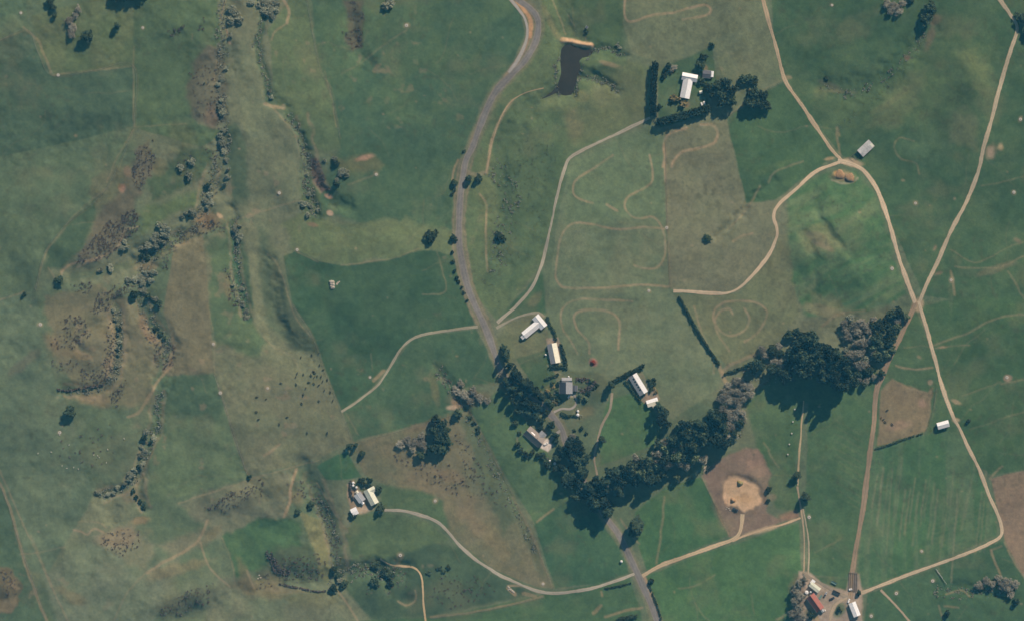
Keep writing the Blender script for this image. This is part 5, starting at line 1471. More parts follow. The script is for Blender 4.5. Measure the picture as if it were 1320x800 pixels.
ZONES += [([(200, 790), (230, 765), (275, 750), (270, 775), (230, 795)], 90), ([(280, 640), (335, 618), (350, 632), (300, 655), (262, 655)], 90), ([(345, 725), (400, 705), (420, 725), (415, 748), (360, 752)], 120), ([(395, 620), (410, 622), (440, 700), (432, 735), (420, 690)], 90),
          ([(0, 732), (18, 740), (22, 765), (5, 770)], 40), ([(455, 735), (480, 725), (530, 740), (520, 760), (470, 765)], 50), ([(565, 740), (620, 745), (640, 765), (580, 785), (550, 775)], 60), ([(560, 478), (570, 476), (600, 520), (592, 528)], 30), ([(240, 95), (280, 75), (285, 160), (255, 150)], 60), ([(60, 465), (140, 460), (140, 480), (75, 482)], 40)]


def tufts(name, zones, label, material, seed, dens, s0, s1):
    rs = np.random.default_rng(seed)
    Vs = []
    for poly, cnt in zones:
        if not cnt:
            continue
        w, m = poly_mask(poly, 3, 2.0)
        ys, xs = np.nonzero(m > rs.random(m.shape))
        if len(xs) == 0:
            continue
        cnt = int(cnt * dens)
        pick = rs.integers(0, len(xs), cnt)
        px = xs[pick] + w[1].start - M + rs.random(cnt)
        py = ys[pick] + w[0].start - M + rs.random(cnt)
        z = bil(HT, px, py)
        kk = 1 - z / CAM_H
        c = np.stack([(px - 660) * S * kk, (400 - py) * S * kk, z], -1)
        sz = s0 + (s1 - s0) * rs.random(cnt) ** 2
        B = 15
        c, sz = np.repeat(c, B, 0), np.repeat(sz, B)
        N = len(c)
        th = rs.uniform(0, 6.283, N)
        dx, dy = np.cos(th), np.sin(th)
        o = rs.normal(0, 1, (N, 2)) * (.42 * sz)[:, None]
        wd = .26 * sz
        b = c + np.stack([o[:, 0], o[:, 1], np.full(N, -.05)], -1)
        hh = sz * rs.uniform(.7, 1.3, N)
        Vs.append(np.stack([b + np.stack([-dy * wd, dx * wd, 0 * wd], -1), b + np.stack([dy * wd, -dx * wd, 0 * wd], -1), b + np.stack([dx * .6 * sz, dy * .6 * sz, hh], -1)], 1).reshape(-1, 3))
    Vv = np.concatenate(Vs)
    return tag(link_obj(name, np_mesh(name, Vv, np.arange(len(Vv)).reshape(-1, 3), MT[material], None, False)), label, kind='stuff')


def east(z):
    return min(q[0] for q in z[0]) > 590


tufts('rush_clumps', [z for z in ZONES if not east(z)], 'brown rush clumps speckling the gullies of the west', 'rush', 77, 1.9, .4, 1.25)
tufts('tussock_grass', [z for z in ZONES if east(z)], 'pale tussocks on the rough grass', 'tussock', 78, 1.9, .3, .75)


def band(pts, wd):
    p = smooth(pts, 6)
    t = np.gradient(p, axis=0)
    t /= np.linalg.norm(t, axis=1)[:, None] + 1e-9
    n = np.stack([-t[:, 1], t[:, 0]], 1) * wd / 2
    return [tuple(q) for q in p + n] + [tuple(q) for q in (p - n)[::-1]]


SCRUB = [([(290, 0), (286, 60), (284, 110), (286, 140), (287, 185), (280, 215), (268, 245), (264, 268), (240, 300), (205, 318), (185, 345), (182, 378), (196, 415), (214, 445), (203, 475)], 17, 420),
         ([(340, 0), (335, 40), (333, 66), (344, 108), (347, 130)], 8, 60), ([(372, 148), (388, 178), (396, 215), (398, 250), (410, 278)], 13, 110), ([(302, 280), (304, 320), (307, 360), (314, 390), (320, 410)], 9, 80),
         ([(150, 398), (154, 440), (150, 480), (130, 498), (90, 504)], 10, 120), ([(205, 500), (200, 550), (186, 590), (168, 618), (130, 638)], 11, 110), ([(410, 640), (428, 690), (434, 735), (428, 762)], 15, 70),
         ([(440, 740), (480, 735), (520, 740)], 22, 60), ([(562, 474), (585, 505), (620, 515)], 14, 60), ([(600, 535), (640, 610), (690, 710)], 7, 70), ([(755, 70), (785, 62), (802, 72)], 5, 30), ([(745, 97), (775, 105), (798, 118)], 5, 30),
         ([(632, 215), (650, 230), (660, 250), (645, 300), (640, 350)], 24, 90), ([(1205, 760), (1240, 764), (1300, 760)], 14, 60), ([(1060, 112), (1100, 120), (1150, 90), (1195, 45)], 9, 40), ([(960, 480), (1000, 478), (930, 520), (955, 560)], 16, 60),
         ([(722, 122), (714, 100), (722, 70)], 3, 26), ([(740, 120), (748, 92), (762, 70)], 3, 26)]
tufts('gully_scrub', [(band(p, wd), n) for p, wd, n in SCRUB], 'grey green scrub filling the gully floors', 'lowscrub', 79, 1.9, .5, 1.7)


# ------------------------------------------------------------------ buildings
def gable(root, L, W, eave, rise, wallm, roofm, ox=0, oy=0, rot=0, over=.4, roofm2=None, hip=0.0, wins=True, door=True, zoff=0.0):
    """a gabled (or hipped) block centred at ox,oy in the root's frame, ridge along local x"""
    Mx = Matrix.Translation((ox, oy, zoff)) @ Matrix.Rotation(rot, 4, 'Z')

    def tx(vs):
        return [tuple(Mx @ Vector(q)) for q in vs]
    l, w = L / 2, W / 2
    hx = min(hip * W / 2, l * .9)
    b = -1.2
    if hip:
        v = [(-l, -w, b), (l, -w, b), (l, w, b), (-l, w, b), (-l, -w, eave), (l, -w, eave), (l, w, eave), (-l, w, eave)]
        f = [(0, 1, 5, 4), (1, 2, 6, 5), (2, 3, 7, 6), (3, 0, 4, 7), (4, 5, 6, 7)]
    else:
        v = [(-l, -w, b), (l, -w, b), (l, w, b), (-l, w, b), (-l, -w, eave), (l, -w, eave), (l, w, eave), (-l, w, eave), (-l, 0, eave + rise - .06), (l, 0, eave + rise - .06)]
        f = [(0, 1, 5, 4), (1, 2, 6, 9, 5), (2, 3, 7, 6), (3, 0, 4, 8, 7)]
    link_mesh('wall', tx(v), f, wallm, root)
    sl = rise / w
    eo = eave - over * sl
    t = .14
    lo, wo_ = l + over, w + over
    for sgn, rm in ((-1, roofm), (1, roofm2 or roofm)):
        hh = hx + over if hip else 0
        A, B, Cc, D = (-lo, sgn * wo_, eo), (lo, sgn * wo_, eo), (lo - hh if hip else lo, 0, eave + rise), (-lo + hh if hip else -lo, 0, eave + rise)
        mb = MB()
        # sheets with standing laps
        n = max(3, int(L / 2.2))
        for i in range(n):
            u0, u1 = i / n, (i + 1) / n

            def P(u, top):
                if top:
                    return tuple(D[k] + (Cc[k] - D[k]) * u for k in range(3))
                return tuple(A[k] + (B[k] - A[k]) * u for k in range(3))
            dz = .03 * (i % 2)
            q = [P(u0, 0), P(u1, 0), P(u1, 1), P(u0, 1)]
            if sgn > 0:
                q = [q[1], q[0], q[3], q[2]]
            mb.hull8([(a, b2, c + .02) for a, b2, c in q] + [(a, b2, c + t + dz) for a, b2, c in q])
        link_mesh('roof', tx(mb.v), mb.f, rm, root)
        mg = MB().box(-lo, lo, min(sgn * (wo_ + .02), sgn * (wo_ + .17)), max(sgn * (wo_ + .02), sgn * (wo_ + .17)), eo - .05, eo + .09)
        link_mesh('gutter', tx(mg.v), mg.f, MT['concrete'], root)
    if hip:
        for sgn in (-1, 1):
            q = [(sgn * lo, -wo_, eo + .02), (sgn * lo, wo_, eo + .02), (sgn * (lo - hx - over), 0, eave + rise + .02)]
            vv = q + [(a, b2, c + t) for a, b2, c in q]
            link_mesh('roof', tx(vv), [(0, 2, 1) if sgn > 0 else (0, 1, 2), (3, 4, 5) if sgn > 0 else (3, 5, 4), (0, 1, 4, 3), (1, 2, 5, 4), (2, 0, 3, 5)], roofm, root)
    rl = lo - (hx + over if hip else 0)
    mr = MB().box(-rl, rl, -.18, .18, eave + rise + t - .02, eave + rise + t + .08)
    link_mesh('ridge_cap', tx(mr.v), mr.f, roofm, root)
    if wins:
        n = max(1, int(L / 4))
        for sgn in (-1, 1):
            for i in range(n):
                x = -l + (i + .5) * L / n
                if door and sgn < 0 and i == n // 2:
                    d = MB().box(x - .45, x + .45, sgn * (w + .02) - .03, sgn * (w + .02) + .03, .02, 2.05)
                    link_mesh('door', tx(d.v), d.f, MT['dark_metal'], root)
                    continue
                fr = MB().box(x - .8, x + .8, sgn * (w + .03) - .03, sgn * (w + .03) + .03, .9, 2.1)
                fo = link_mesh('window', tx(fr.v), fr.f, MT['white'], root)
                pn = MB().box(x - .7, x + .7, sgn * (w + .065) - .01, sgn * (w + .065) + .01, 1.0, 2.0)
                link_mesh('pane', tx(pn.v), pn.f, MT['glass'], fo)


def ang_of(p, q):
    return math.atan2(-(q[1] - p[1]), q[0] - p[0])


R_WHITE = roofmat('white_roof_iron', (.86, .87, .86), .07)
R_LGREY = roofmat('light_grey_roof_iron', (.70, .71, .70), .08)
R_GREY = roofmat('grey_roof_iron', (.30, .31, .32), .12)
R_DGREY = roofmat('slate_grey_roof', (.10, .105, .12), .15)
R_CREAM = roofmat('cream_roof_iron', (.80, .78, .62), .1)
R_CREAMG = roofmat('pale_cream_green_roof', (.68, .70, .55), .12)
R_RED = roofmat('red_roof_iron', (.33, .115, .085), .12)
R_BROWN = roofmat('brown_tile_roof', (.23, .195, .165), .14, 1.2)
R_OLD = roofmat('weathered_roof_iron', (.46, .47, .46), .32, .28)
W_BRICK = mat('brick_wall', (.30, .20, .15), .9, .15, 1.5, .1)
W_WOOD = mat('weatherboard_wall', (.6, .58, .52), .8, .1, 1.5, .1)
W_SHED = mat('shed_wall', (.36, .37, .36), .7, .12, 1.2, .2)

# north house: T-shaped, white
b = thing('farm_house', 'white T-shaped house on the green lawn inside tall dark hedges in the north', 'house', 884.8, 114.5, ang_of((887, 103), (882.5, 126)))
gable(b, 18.2, 8.4, 2.7, 1.7, W_WOOD, R_LGREY, roofm2=R_WHITE)  # slopes away from the sun in greyer iron, shade painted in; wing alike
gable(b, 14.4, 6.4, 2.85, 1.5, W_WOOD, R_LGREY, -11.2, .9, math.pi / 2, roofm2=R_WHITE)
b = thing('garden_shed', 'dark roofed shed with a white end east of the white north house', 'shed', 911, 96, math.radians(-6))
gable(b, 7.5, 6.6, 2.2, .9, W_SHED, R_DGREY, wins=False)
gable(b, 5.6, 2.2, 2.6, .25, W_SHED, R_WHITE, 5.3, .6, math.pi / 2, .1, wins=False)
b = thing('garden_shed', 'tiny tan garden shed beside the trees east of the white north house', 'shed', 903.5, 119, .1)
gable(b, 2.8, 2.3, 2, .5, W_WOOD, R_CREAM, wins=False, over=.15)
# white house by the road
b = thing('farm_house', 'white T-shaped house on the dry lawn beside the road junction', 'house', 685, 424, ang_of((675.5, 432.5), (695, 416.5)))
gable(b, 18.5, 6.4, 2.7, 1.2, W_WOOD, R_LGREY, roofm2=R_WHITE)
gable(b, 13.0, 7.0, 2.85, 1.4, W_WOOD, R_LGREY, 10.6, .3, math.pi / 2, roofm2=R_WHITE)
gable(b, 3.2, 5.0, 2.5, .5, W_WOOD, R_LGREY, -10.2, -.6, math.pi / 2, .2, wins=False)
# two-tone roofed house
b = thing('farm_house', 'house with half grey half cream roof south of the white T-shaped house', 'house', 713.8, 455, ang_of((716.6, 467), (711.5, 442)))
gable(b, 18.6, 8.6, 2.7, 1.9, W_BRICK, R_CREAM, roofm2=R_GREY)
# grey house on the terrace
b = thing('farm_house', 'grey steep-roofed house on the garden terrace below the roadside conifers', 'house', 729.5, 499.5, math.pi / 2)
gable(b, 10.5, 11.6, 3.2, 4.9, W_WOOD, R_GREY, roofm2=R_DGREY)  # west slope in slate grey: its shade is put into the roof colour
gable(b, 9.6, 5.0, 3.0, 1.6, W_WOOD, R_GREY, 7.2, -.8, math.pi / 2, .2, roofm2=R_GREY, wins=False)
gable(b, 5.4, 5.0, 2.3, .7, W_WOOD, R_DGREY, -.4, -8.6, 0, .2, wins=False)
# long grey house
b = thing('farm_house', 'long grey house with a striped ridge roof at the edge of the hay paddock', 'house', 822.6, 495, ang_of((815.8, 483.2), (829.8, 506)))
gable(b, 20.4, 8.2, 2.7, 1.6, W_BRICK, R_GREY, roofm2=R_LGREY)
pm = MB()
for i in range(5):
    x = -7.5 + i * 3
    pm.hull8([(x, -2.1, 3.63), (x + 1.6, -2.1, 3.63), (x + 1.6, -.5, 4.26), (x, -.5, 4.26), (x, -2.1, 3.73), (x + 1.6, -2.1, 3.73), (x + 1.6, -.5, 4.36), (x, -.5, 4.36)])
pm.build('solar_panels', MT['glass'], b)
b = thing('shed', 'cream roofed garage at the south end of the long grey house', 'shed', 841, 518, ang_of((834, 520), (848.5, 515.5)))
gable(b, 10.6, 5.8, 2.6, .8, W_WOOD, R_CREAM, wins=False, roofm2=R_WHITE)
gable(b, 4.0, 2.6, 2.2, .4, W_WOOD, R_CREAM, 1, -4.0, 0, .15, wins=False)
# brown house beyond the road
b = thing('farm_house', 'brown tiled house with a pale concrete patio west of the road', 'house', 688.8, 562.5, ang_of((680.5, 555), (697.5, 570)))
gable(b, 19.0, 9.8, 2.7, 3.0, W_BRICK, R_BROWN, roofm2=R_BROWN)
gable(b, 6.5, 5.6, 2.6, 1.2, W_BRICK, R_GREY, 4.4, 6.0, math.pi / 2, .3)
ch = MB().box(2.6, 3.4, .6, 1.4, 3.5, 6.3)
ch.build('chimney', W_BRICK, b)
sk = MB().hull8([(-5.2, 1.2, 5.02), (-.6, 1.2, 5.02), (-.6, 2.3, 4.35), (-5.2, 2.3, 4.35), (-5.2, 1.2, 5.22), (-.6, 1.2, 5.22), (-.6, 2.3, 4.55), (-5.2, 2.3, 4.55)])
sk.build('skylight', MT['white'], b)
# western farmstead
b = thing('farm_house', 'cream green roofed farmhouse in the western farmstead', 'house', 478.5, 639.5, ang_of((474.2, 631), (483, 647.5)))
gable(b, 15.4, 7.4, 2.8, 1.7, W_WOOD, R_CREAMG)
gable(b, 7, 5, 2.7, 1.1, W_WOOD, R_CREAMG, -5.2, 3.4, math.pi / 2, .3, wins=False)
b = thing('farm_house', 'small grey-beige roofed cottage between tanks and farmhouse in the western farmstead', 'house', 463.8, 640.5, ang_of((460, 635), (468, 646)))
gable(b, 8.6, 6.6, 2.6, 1.3, W_WOOD, R_LGREY, roofm2=R_GREY)
gable(b, 3.4, 2.6, 2.3, .4, W_WOOD, R_CREAM, -5.2, 1, 0, .15, wins=False)
b = thing('shed', 'square white shed at the south-west corner of the western farmstead', 'shed', 457, 658.5, ang_of((453, 660.5), (461, 656.5)))
gable(b, 5.6, 6.2, 2.8, .5, W_SHED, R_WHITE, wins=False)
b = thing('shed', 'tiny white lean-to beside the gravel in the western farmstead', 'shed', 467.4, 647.5, -.6)
gable(b, 2.8, 2.2, 2.2, .4, W_WOOD, R_WHITE, wins=False, over=.15)
# south-eastern farmyard
b = thing('barn', 'red roofed barn in the dusty farmyard at the south edge', 'barn', 1050.6, 775.8, ang_of((1044.2, 767), (1057, 784.8)))
gable(b, 16.4, 8.0, 3.4, 2.6, W_SHED, R_RED, wins=False)
gable(b, 3.6, 2.4, 2.2, .4, W_SHED, R_OLD, 10, 1.2, 0, .15, wins=False)
b = thing('milking_shed', 'white roofed milking shed south of the cattle yards', 'shed', 1101.3, 784.5, ang_of((1098.2, 776), (1104.8, 793)))
gable(b, 13.4, 6.2, 3.2, .9, W_SHED, R_WHITE, wins=False)
b = thing('shed', 'long pale green roofed implement shed north of the red barn', 'shed', 1050, 756, ang_of((1043, 749), (1057, 760)))
gable(b, 10.5, 4.6, 3, .5, W_SHED, R_CREAMG, wins=False)
gable(b, 4, 3.4, 2.6, .4, W_SHED, R_WHITE, -4.6, 2.8, math.pi / 2, .15, wins=False)
b = thing('shed', 'weathered grey shed at the track junction by the knoll', 'shed', 1115.8, 191.5, ang_of((1107.5, 199), (1122.5, 185)))
gable(b, 14.6, 7.6, 3.4, 1.0, W_SHED, R_OLD, wins=False, roofm2=R_OLD)
pt = MB().hull8([(5.0, -3.6, 3.74), (7.3, -3.6, 3.74), (7.3, 0.0, 4.62), (5.0, 0.0, 4.62), (5.0, -3.6, 3.80), (7.3, -3.6, 3.80), (7.3, 0.0, 4.67), (5.0, 0.0, 4.67)])
pt.build('roof_patch', R_CREAM, b)
b = thing('shed', 'white field shed beside the bend of the eastern track', 'shed', 1215.3, 546.8, ang_of((1209, 548.6), (1222, 545)))
gable(b, 10.8, 5.6, 3.6, 1.0, W_SHED, R_LGREY, wins=False, roofm2=R_WHITE)  # south slope of the white roof greyed to paint in its shade
b = thing('pump_shed', 'tiny dark pump shed with a white wall north of the pond', 'shed', 756.3, 35.5, .9)
gable(b, 2.6, 2.0, 2.0, .4, MT['white'], R_DGREY, wins=False, over=.1)
# stockyard rails beside the weathered shed and the milking shed
def rails(name, label, px, py, ang, lines, h=1.3, cat='stockyard', m='post'):
    o = thing(name, label, cat, px, py, ang)
    for (x0, y0, x1, y1) in lines:
        L = math.hypot(x1 - x0, y1 - y0)
        n = max(1, int(L / 1.8))
        post = MB()
        for i in range(n + 1):
            x, y = x0 + (x1 - x0) * i / n, y0 + (y1 - y0) * i / n
            post.box(x - .09, x + .09, y - .09, y + .09, -.8, h)
        q = post.build('posts', MT[m], o)
        q['kind'] = 'stuff'
        dx, dy = (x1 - x0) / L, (y1 - y0) / L
        for z in (.35, .75, 1.15):
            w = .05
            rl = MB().hull8([(x0 - dy * w, y0 + dx * w, z), (x1 - dy * w, y1 + dx * w, z), (x1 + dy * w, y1 - dx * w, z), (x0 + dy * w, y0 - dx * w, z), (x0 - dy * w, y0 + dx * w, z + .14), (x1 - dy * w, y1 + dx * w, z + .14), (x1 + dy * w, y1 - dx * w, z + .14), (x0 + dy * w, y0 - dx * w, z + .14)])
            rl.build('rail', MT[m], o)
    return o


rails('stockyard', 'railed cattle yard with parallel races above the white milking shed', 1099.5, 749, math.radians(-92), [(-9, -4, 9, -4), (-9, -2.2, 9, -2.2), (-9, 0, 9, 0), (-9, 2, 9, 2), (-9, 4, 9, 4), (9, -4, 9, 4), (-9, -4, -9, 4)])
rails('stockyard', 'small timber sheep yard at the west end of the weathered grey shed', 1101.5, 203, math.radians(40), [(-4, -3, 4, -3), (4, -3, 4, 3), (4, 3, -4, 3), (-4, 3, -4, -3), (0, -3, 0, 3)])
rails('white_rail_fence', 'straight white rail fence leading down from the track in the south-east', 1213, 742.5, ang_of((1206, 733), (1220, 752)), [(-8.8, 0, 8.8, 0), (-8.8, .5, 2, .5)], 1.3, 'fence', 'white')


# ------------------------------------------------------------------ tanks, troughs, vehicles, heaps
def tank(label, px, py, r, h, group=None):
    o = thing('water_tank', label, 'water tank', px, py, rnd.random(), group)
    MB().lathe([(r, -.4), (r, h), (r * .96, h + .05)], 20).build('tank_wall', MT['white'], o, False)
    MB().lathe([(r * .98, h + .05), (r * .6, h + .35), (r * .12, h + .5)], 20).build('lid', MT['white'], o)
    MB().lathe([(.3, h + .45), (.3, h + .62)], 10, r * .2, 0).build('hatch', MT['concrete'], o)
    return o


tank('smaller white round tank north of its twin by the garden drive', 745, 529.5, 1.15, 2)
tank('larger white round tank south of its twin by the garden drive', 744.8, 534.2, 1.5, 2.2)
tank('left white round tank under the dark trees south of the brown roofed house', 709, 593.5, 1.1, 2.2)
tank('right white round tank under the dark trees south of the brown roofed house', 715, 596.8, 1.35, 2.4)
tank('northernmost white tank in the western farmstead', 455.4, 621.8, 1.25, 2)
tank('middle white tank of three in the western farmstead', 455.3, 625.3, 1.2, 2)
tank('southernmost white tank of three in the western farmstead', 459.3, 627.6, 1.1, 2)
tank('white round tank on the grass west of the road junction', 801, 723, 1.2, 2.2)
tank('small white tank at the west side of the two-tone roofed house', 703.3, 457, .9, 1.8)
tank('small white tank on the slope north of the grey roofed house', 733, 485.2, .9, 1.8)
tank('white tank close to the north-west corner of the red barn', 1039.6, 762.8, 1.8, 2.2)
tank('small white tank between the red barn and the green implement shed', 1044.8, 762.6, .9, 2)

trm = {}


def make_trough(label, px, py, r):
    o = thing('water_trough', label, 'trough', px, py, rnd.random() * 6, 'paddock water troughs')
    if 'a' not in trm:
        a = MB().lathe([(1.0, -.3), (1.0, .55), (.34, .62), (.3, .35)], 18)
        wv = MB().lathe([(.31, .40), (.31, .44)], 18)
        trm['a'] = a.build('basin', MT['trough'], o)
        trm['b'] = wv.build('water_surface', MT['water'], o)
    else:
        link_obj('basin', trm['a'].data, o)
        link_obj('water_surface', trm['b'].data, o)
    o.scale = (r, r, 1)
    return o


for x, y, where in TRO:
    make_trough('round concrete trough ' + where, x, y, rnd.uniform(1.1, 1.6))


def car(name, label, px, py, ang, m, pickup=False, L=4.3, cat='car'):
    o = thing(name, label, cat, px, py, ang)
    w, l = .88, L / 2
    b = MB().hull8([(-l, -w, .35), (l, -w, .35), (l, w, .35), (-l, w, .35), (-l + .1, -w + .04, .95), (l - .15, -w + .04, .85), (l - .15, w - .04, .85), (-l + .1, w - .04, .95)])
    b.build('body', m, o)
    x0, x1 = (-.2, 1.1) if pickup else (-l + .3, l - 1.5)
    MB().hull8([(x0, -w + .06, .94), (x1 + .5, -w + .06, .9), (x1 + .5, w - .06, .9), (x0, w - .06, .94), (x0 + .25, -w + .2, 1.5), (x1, -w + .2, 1.5), (x1, w - .2, 1.5), (x0 + .25, w - .2, 1.5)]).build('cabin', m, o)
    MB().hull8([(x1 + .1, -w + .25, 1.38), (x1 + .5, -w + .15, .98), (x1 + .5, w - .15, .98), (x1 + .1, w - .25, 1.38), (x1 + .16, -w + .25, 1.41), (x1 + .56, -w + .15, 1.0), (x1 + .56, w - .15, 1.0), (x1 + .16, w - .25, 1.41)]).build('windscreen', MT['glass'], o)
    if pickup:
        MB().box(-l + .2, -.35, -w + .12, w - .12, .92, .97).build('tray', MT['dark_metal'], o)
    for sx in (-1, 1):
        for sy in (-1, 1):
            t = MB()
            cx, cy = sx * l * .6, sy * (w - .06)
            t.tube([(cx, cy - .1, .33), (cx, cy + .1, .33)], [.33, .33], 12)
            t.build('wheel', MT['tyre'], o)
    return o


WCAR, SCAR, DCAR, BCAR = MT['white'], mat('silver_paint', (.4, .42, .44), .35, .05, 1, .5), MT['dark_metal'], mat('blue_paint', (.05, .09, .16), .35, .05, 1, .5)
car('parked_car', 'white car on the lawn, left of the pair south-east of the north house', 904.8, 135.2, math.radians(-75), WCAR)
car('parked_car', 'white car on the lawn, right of the pair south-east of the north house', 908, 133.6, math.radians(-75), WCAR)
car('parked_car', 'white car parked on the concrete patio of the brown roofed house', 703.5, 571.5, .6, WCAR)
car('parked_car', 'pale car standing at the door of the grey roofed house', 733.6, 510.2, 1.0, WCAR)
car('pickup_truck', 'dark pickup parked at the south-west rim of the sand pit', 948, 656, math.radians(-25), DCAR, True, 5.4, 'pickup')
car('pickup_truck', 'dark truck standing in the middle of the dusty farmyard', 1072.5, 770.8, math.radians(25), DCAR, True, 5, 'pickup')
car('pickup_truck', 'silver pickup beside the tank north of the red barn', 1064, 765.5, math.radians(60), SCAR, True, 5, 'pickup')
car('parked_car', 'white car at the north end of the milking shed', 1094, 773.8, 1.2, WCAR)
car('parked_car', 'white car parked at the yard gate above the milking shed', 1096, 759, .3, WCAR, L=3.6)
car('parked_car', 'white car beside the south end of the red barn', 1061.5, 786.2, .1, WCAR)


def trailer(label, px, py, ang, L, W, m):
    o = thing('farm_trailer', label, 'trailer', px, py, ang)
    MB().box(-L / 2, L / 2, -W / 2, W / 2, .7, .85).build('deck', m, o)
    for sy in (-1, 1):
        MB().box(-L / 2, L / 2, sy * W / 2 - .05, sy * W / 2 + .05, .853, 1.5).build('side_board', m, o)
        MB().tube([(-.3, sy * (W / 2 - .25) - .1, .4), (-.3, sy * (W / 2 - .25) + .1, .4)], [.4, .4], 12).build('wheel', MT['tyre'], o)
    MB().tube([(L / 2, 0, .7), (L / 2 + 1.4, 0, .55)], [.07, .05], 6).build('drawbar', MT['dark_metal'], o)
    return o


trailer('long dark trailer on the lane north-east of the farmyard', 1078, 763.2, math.radians(-25), 7.5, 2.6, MT['dark_metal'])
trailer('faded teal trailer on the grass north of the yard lane', 1075, 750.5, math.radians(-28), 5.6, 2.0, MT['teal_metal'])
trailer('small teal trailer on the farmyard near the red barn', 1057.5, 769, math.radians(55), 4.6, 1.8, MT['teal_metal'])


def heap(name, label, px, py, r, h, m, seed, cat='heap'):
    rs = np.random.default_rng(seed)
    o = thing(name, label, cat, px, py)
    N, Rr = 28, 7
    v, f = [], []
    for i in range(Rr + 1):
        u = i / Rr
        for k in range(N):
            th = 2 * math.pi * k / N
            rad = r * (1 - u) * (1 + .12 * math.sin(3 * th + seed) + .05 * rs.normal())
            z = h * (1 - (1 - u) ** 1.6) * (1 + .06 * rs.normal()) - (.4 if i == 0 else 0)
            v.append((rad * math.cos(th), rad * math.sin(th), z))
    for i in range(Rr):
        for k in range(N):
            p, q = i * N + k, i * N + (k + 1) % N
            f.append((p, q, q + N, p + N))
    hm = link_mesh(name + '_mound', v, f, m, None, True)
    hm.parent = o
    hm.name = 'mound'
    return o


heap('soil_heap', 'round heap at the north rim of the sand pit', 953.8, 622.5, 3.2, 2.6, mat('grey_spoil', alb((128, 122, 92)), 1, .2, 1, 0, bump=.5), 1)
heap('soil_heap', 'round heap at the west rim of the sand pit', 944.5, 644.5, 2.8, 2.3, MT['soil'], 2)
heap('soil_heap', 'orange clay heap south of the track junction by the knoll', 1083, 225, 4.6, 1.0, MT['soil'], 3)
heap('soil_heap', 'brown rubble heap beside the clay heap by the knoll', 1096, 229, 4.2, .9, MT['soil'], 4)
heap('burn_heap', 'reddish burnt heap alone at the foot of the hay paddock', 764.5, 466.5, 2.1, 1.2, MT['redsoil'], 5)


def rocks(label, px, py, spots, seed):
    o = thing('rock_outcrop', label, 'rocks', px, py)
    rs = np.random.default_rng(seed)
    for (x, y, r, h) in spots:
        v, f = [], []
        N = 9
        for i, (u, zz) in enumerate(((1.0, -.4), (1.05, .35), (.75, .8), (.3, 1.0))):
            for k in range(N):
                th = 2 * math.pi * k / N
                rad = r * u * (1 + .18 * rs.normal())
                v.append((x + rad * math.cos(th), y + rad * math.sin(th), zz * h * (1 + .1 * rs.normal())))
        for i in range(3):
            for k in range(N):
                p, q = i * N + k, i * N + (k + 1) % N
                f.append((p, q, q + N, p + N))
        f.append(tuple(27 + k for k in range(N)))
        link_mesh('rock', v, f, MT['rock'], o)
    return o


rocks('pale limestone outcrop alone in the dark green field west of the road', 430, 368, [(-2.4, 3.6, 1.5, 1.4), (-.6, 3.2, 1.5, 1.5), (-2.2, 1.4, 1.4, 1.2), (-.4, .8, 1.7, 1.8), (-2.0, -1.0, 1.5, 1.5), (-.2, -1.8, 1.6, 2.0), (-1.6, -2.6, 1.2, 1.6), (3.2, 1.2, 1.1, .6), (4.4, 2.4, 1.2, .5), (6.2, 3.4, 1.2, .5), (7.8, 4.4, .9, .4)], 3)
rocks('pale rubble at the end of the gravel loop below the driveway', 657, 758, [(-1.5, 2, .9, .6), (-.6, .8, 1.1, .7), (.8, -1, 1.2, .8), (2.6, -2.6, 1.1, .7), (3.8, -3.4, .9, .5), (-1.2, -1.2, .7, .4)], 5)
rocks('few pale rocks on the worn bank west of the southern track', 334, 742, [(-2, 3, .8, .5), (0, 1, .9, .6), (1.5, -1.5, .8, .5), (-1, -2.5, .7, .4)], 6)
rocks('pale boulders at the pickup on the sand pit rim', 938.5, 655, [(-1, 1, .7, .5), (.6, 0, .8, .6), (1.6, -1.6, .6, .4), (-2, -.6, .5, .3)], 7)
# fallen pale logs
o = thing('log_pile', 'pile of pale cut logs at the edge of the southern wood by the sand pit', 'logs', 911.5, 603.5)
for i in range(16):
    x, y, a, L = rnd.uniform(-3.6, 3.6), rnd.uniform(-2.6, 2.6), rnd.uniform(.5, 1.4), rnd.uniform(2, 4)
    z = .3 + .5 * (i % 3)
    d = (math.cos(a) * L / 2, math.sin(a) * L / 2)
    MB().tube([(x - d[0], y - d[1], z), (x + d[0], y + d[1], z + .1)], [.28, .24], 8).build('log', MT['log'], o)
for i, (x, y) in enumerate(((1024.5, 527), (1022, 543), (1020.5, 558), (1017.5, 572), (1015.5, 585))):
    o = thing('hay_bale', 'pale bale in the line west of the wheel tracks, number %s from the north' % ('first', 'second', 'third', 'fourth', 'fifth')[i] if False else '%s pale bale from the wood in the line west of the wheel tracks' % ('first', 'second', 'third', 'fourth', 'fifth')[i], 'bale', x, y, 1.1, 'pale bales by the wheel tracks')
    MB().tube([(-.7, 0, .68), (.7, 0, .68)], [.7, .7], 16).build('bale_roll', MT['bale'], o)
    MB().tube([(-.2, 0, .68), (-.1, 0, .68)], [.72, .72], 16).build('wrap_band', MT['white'], o)


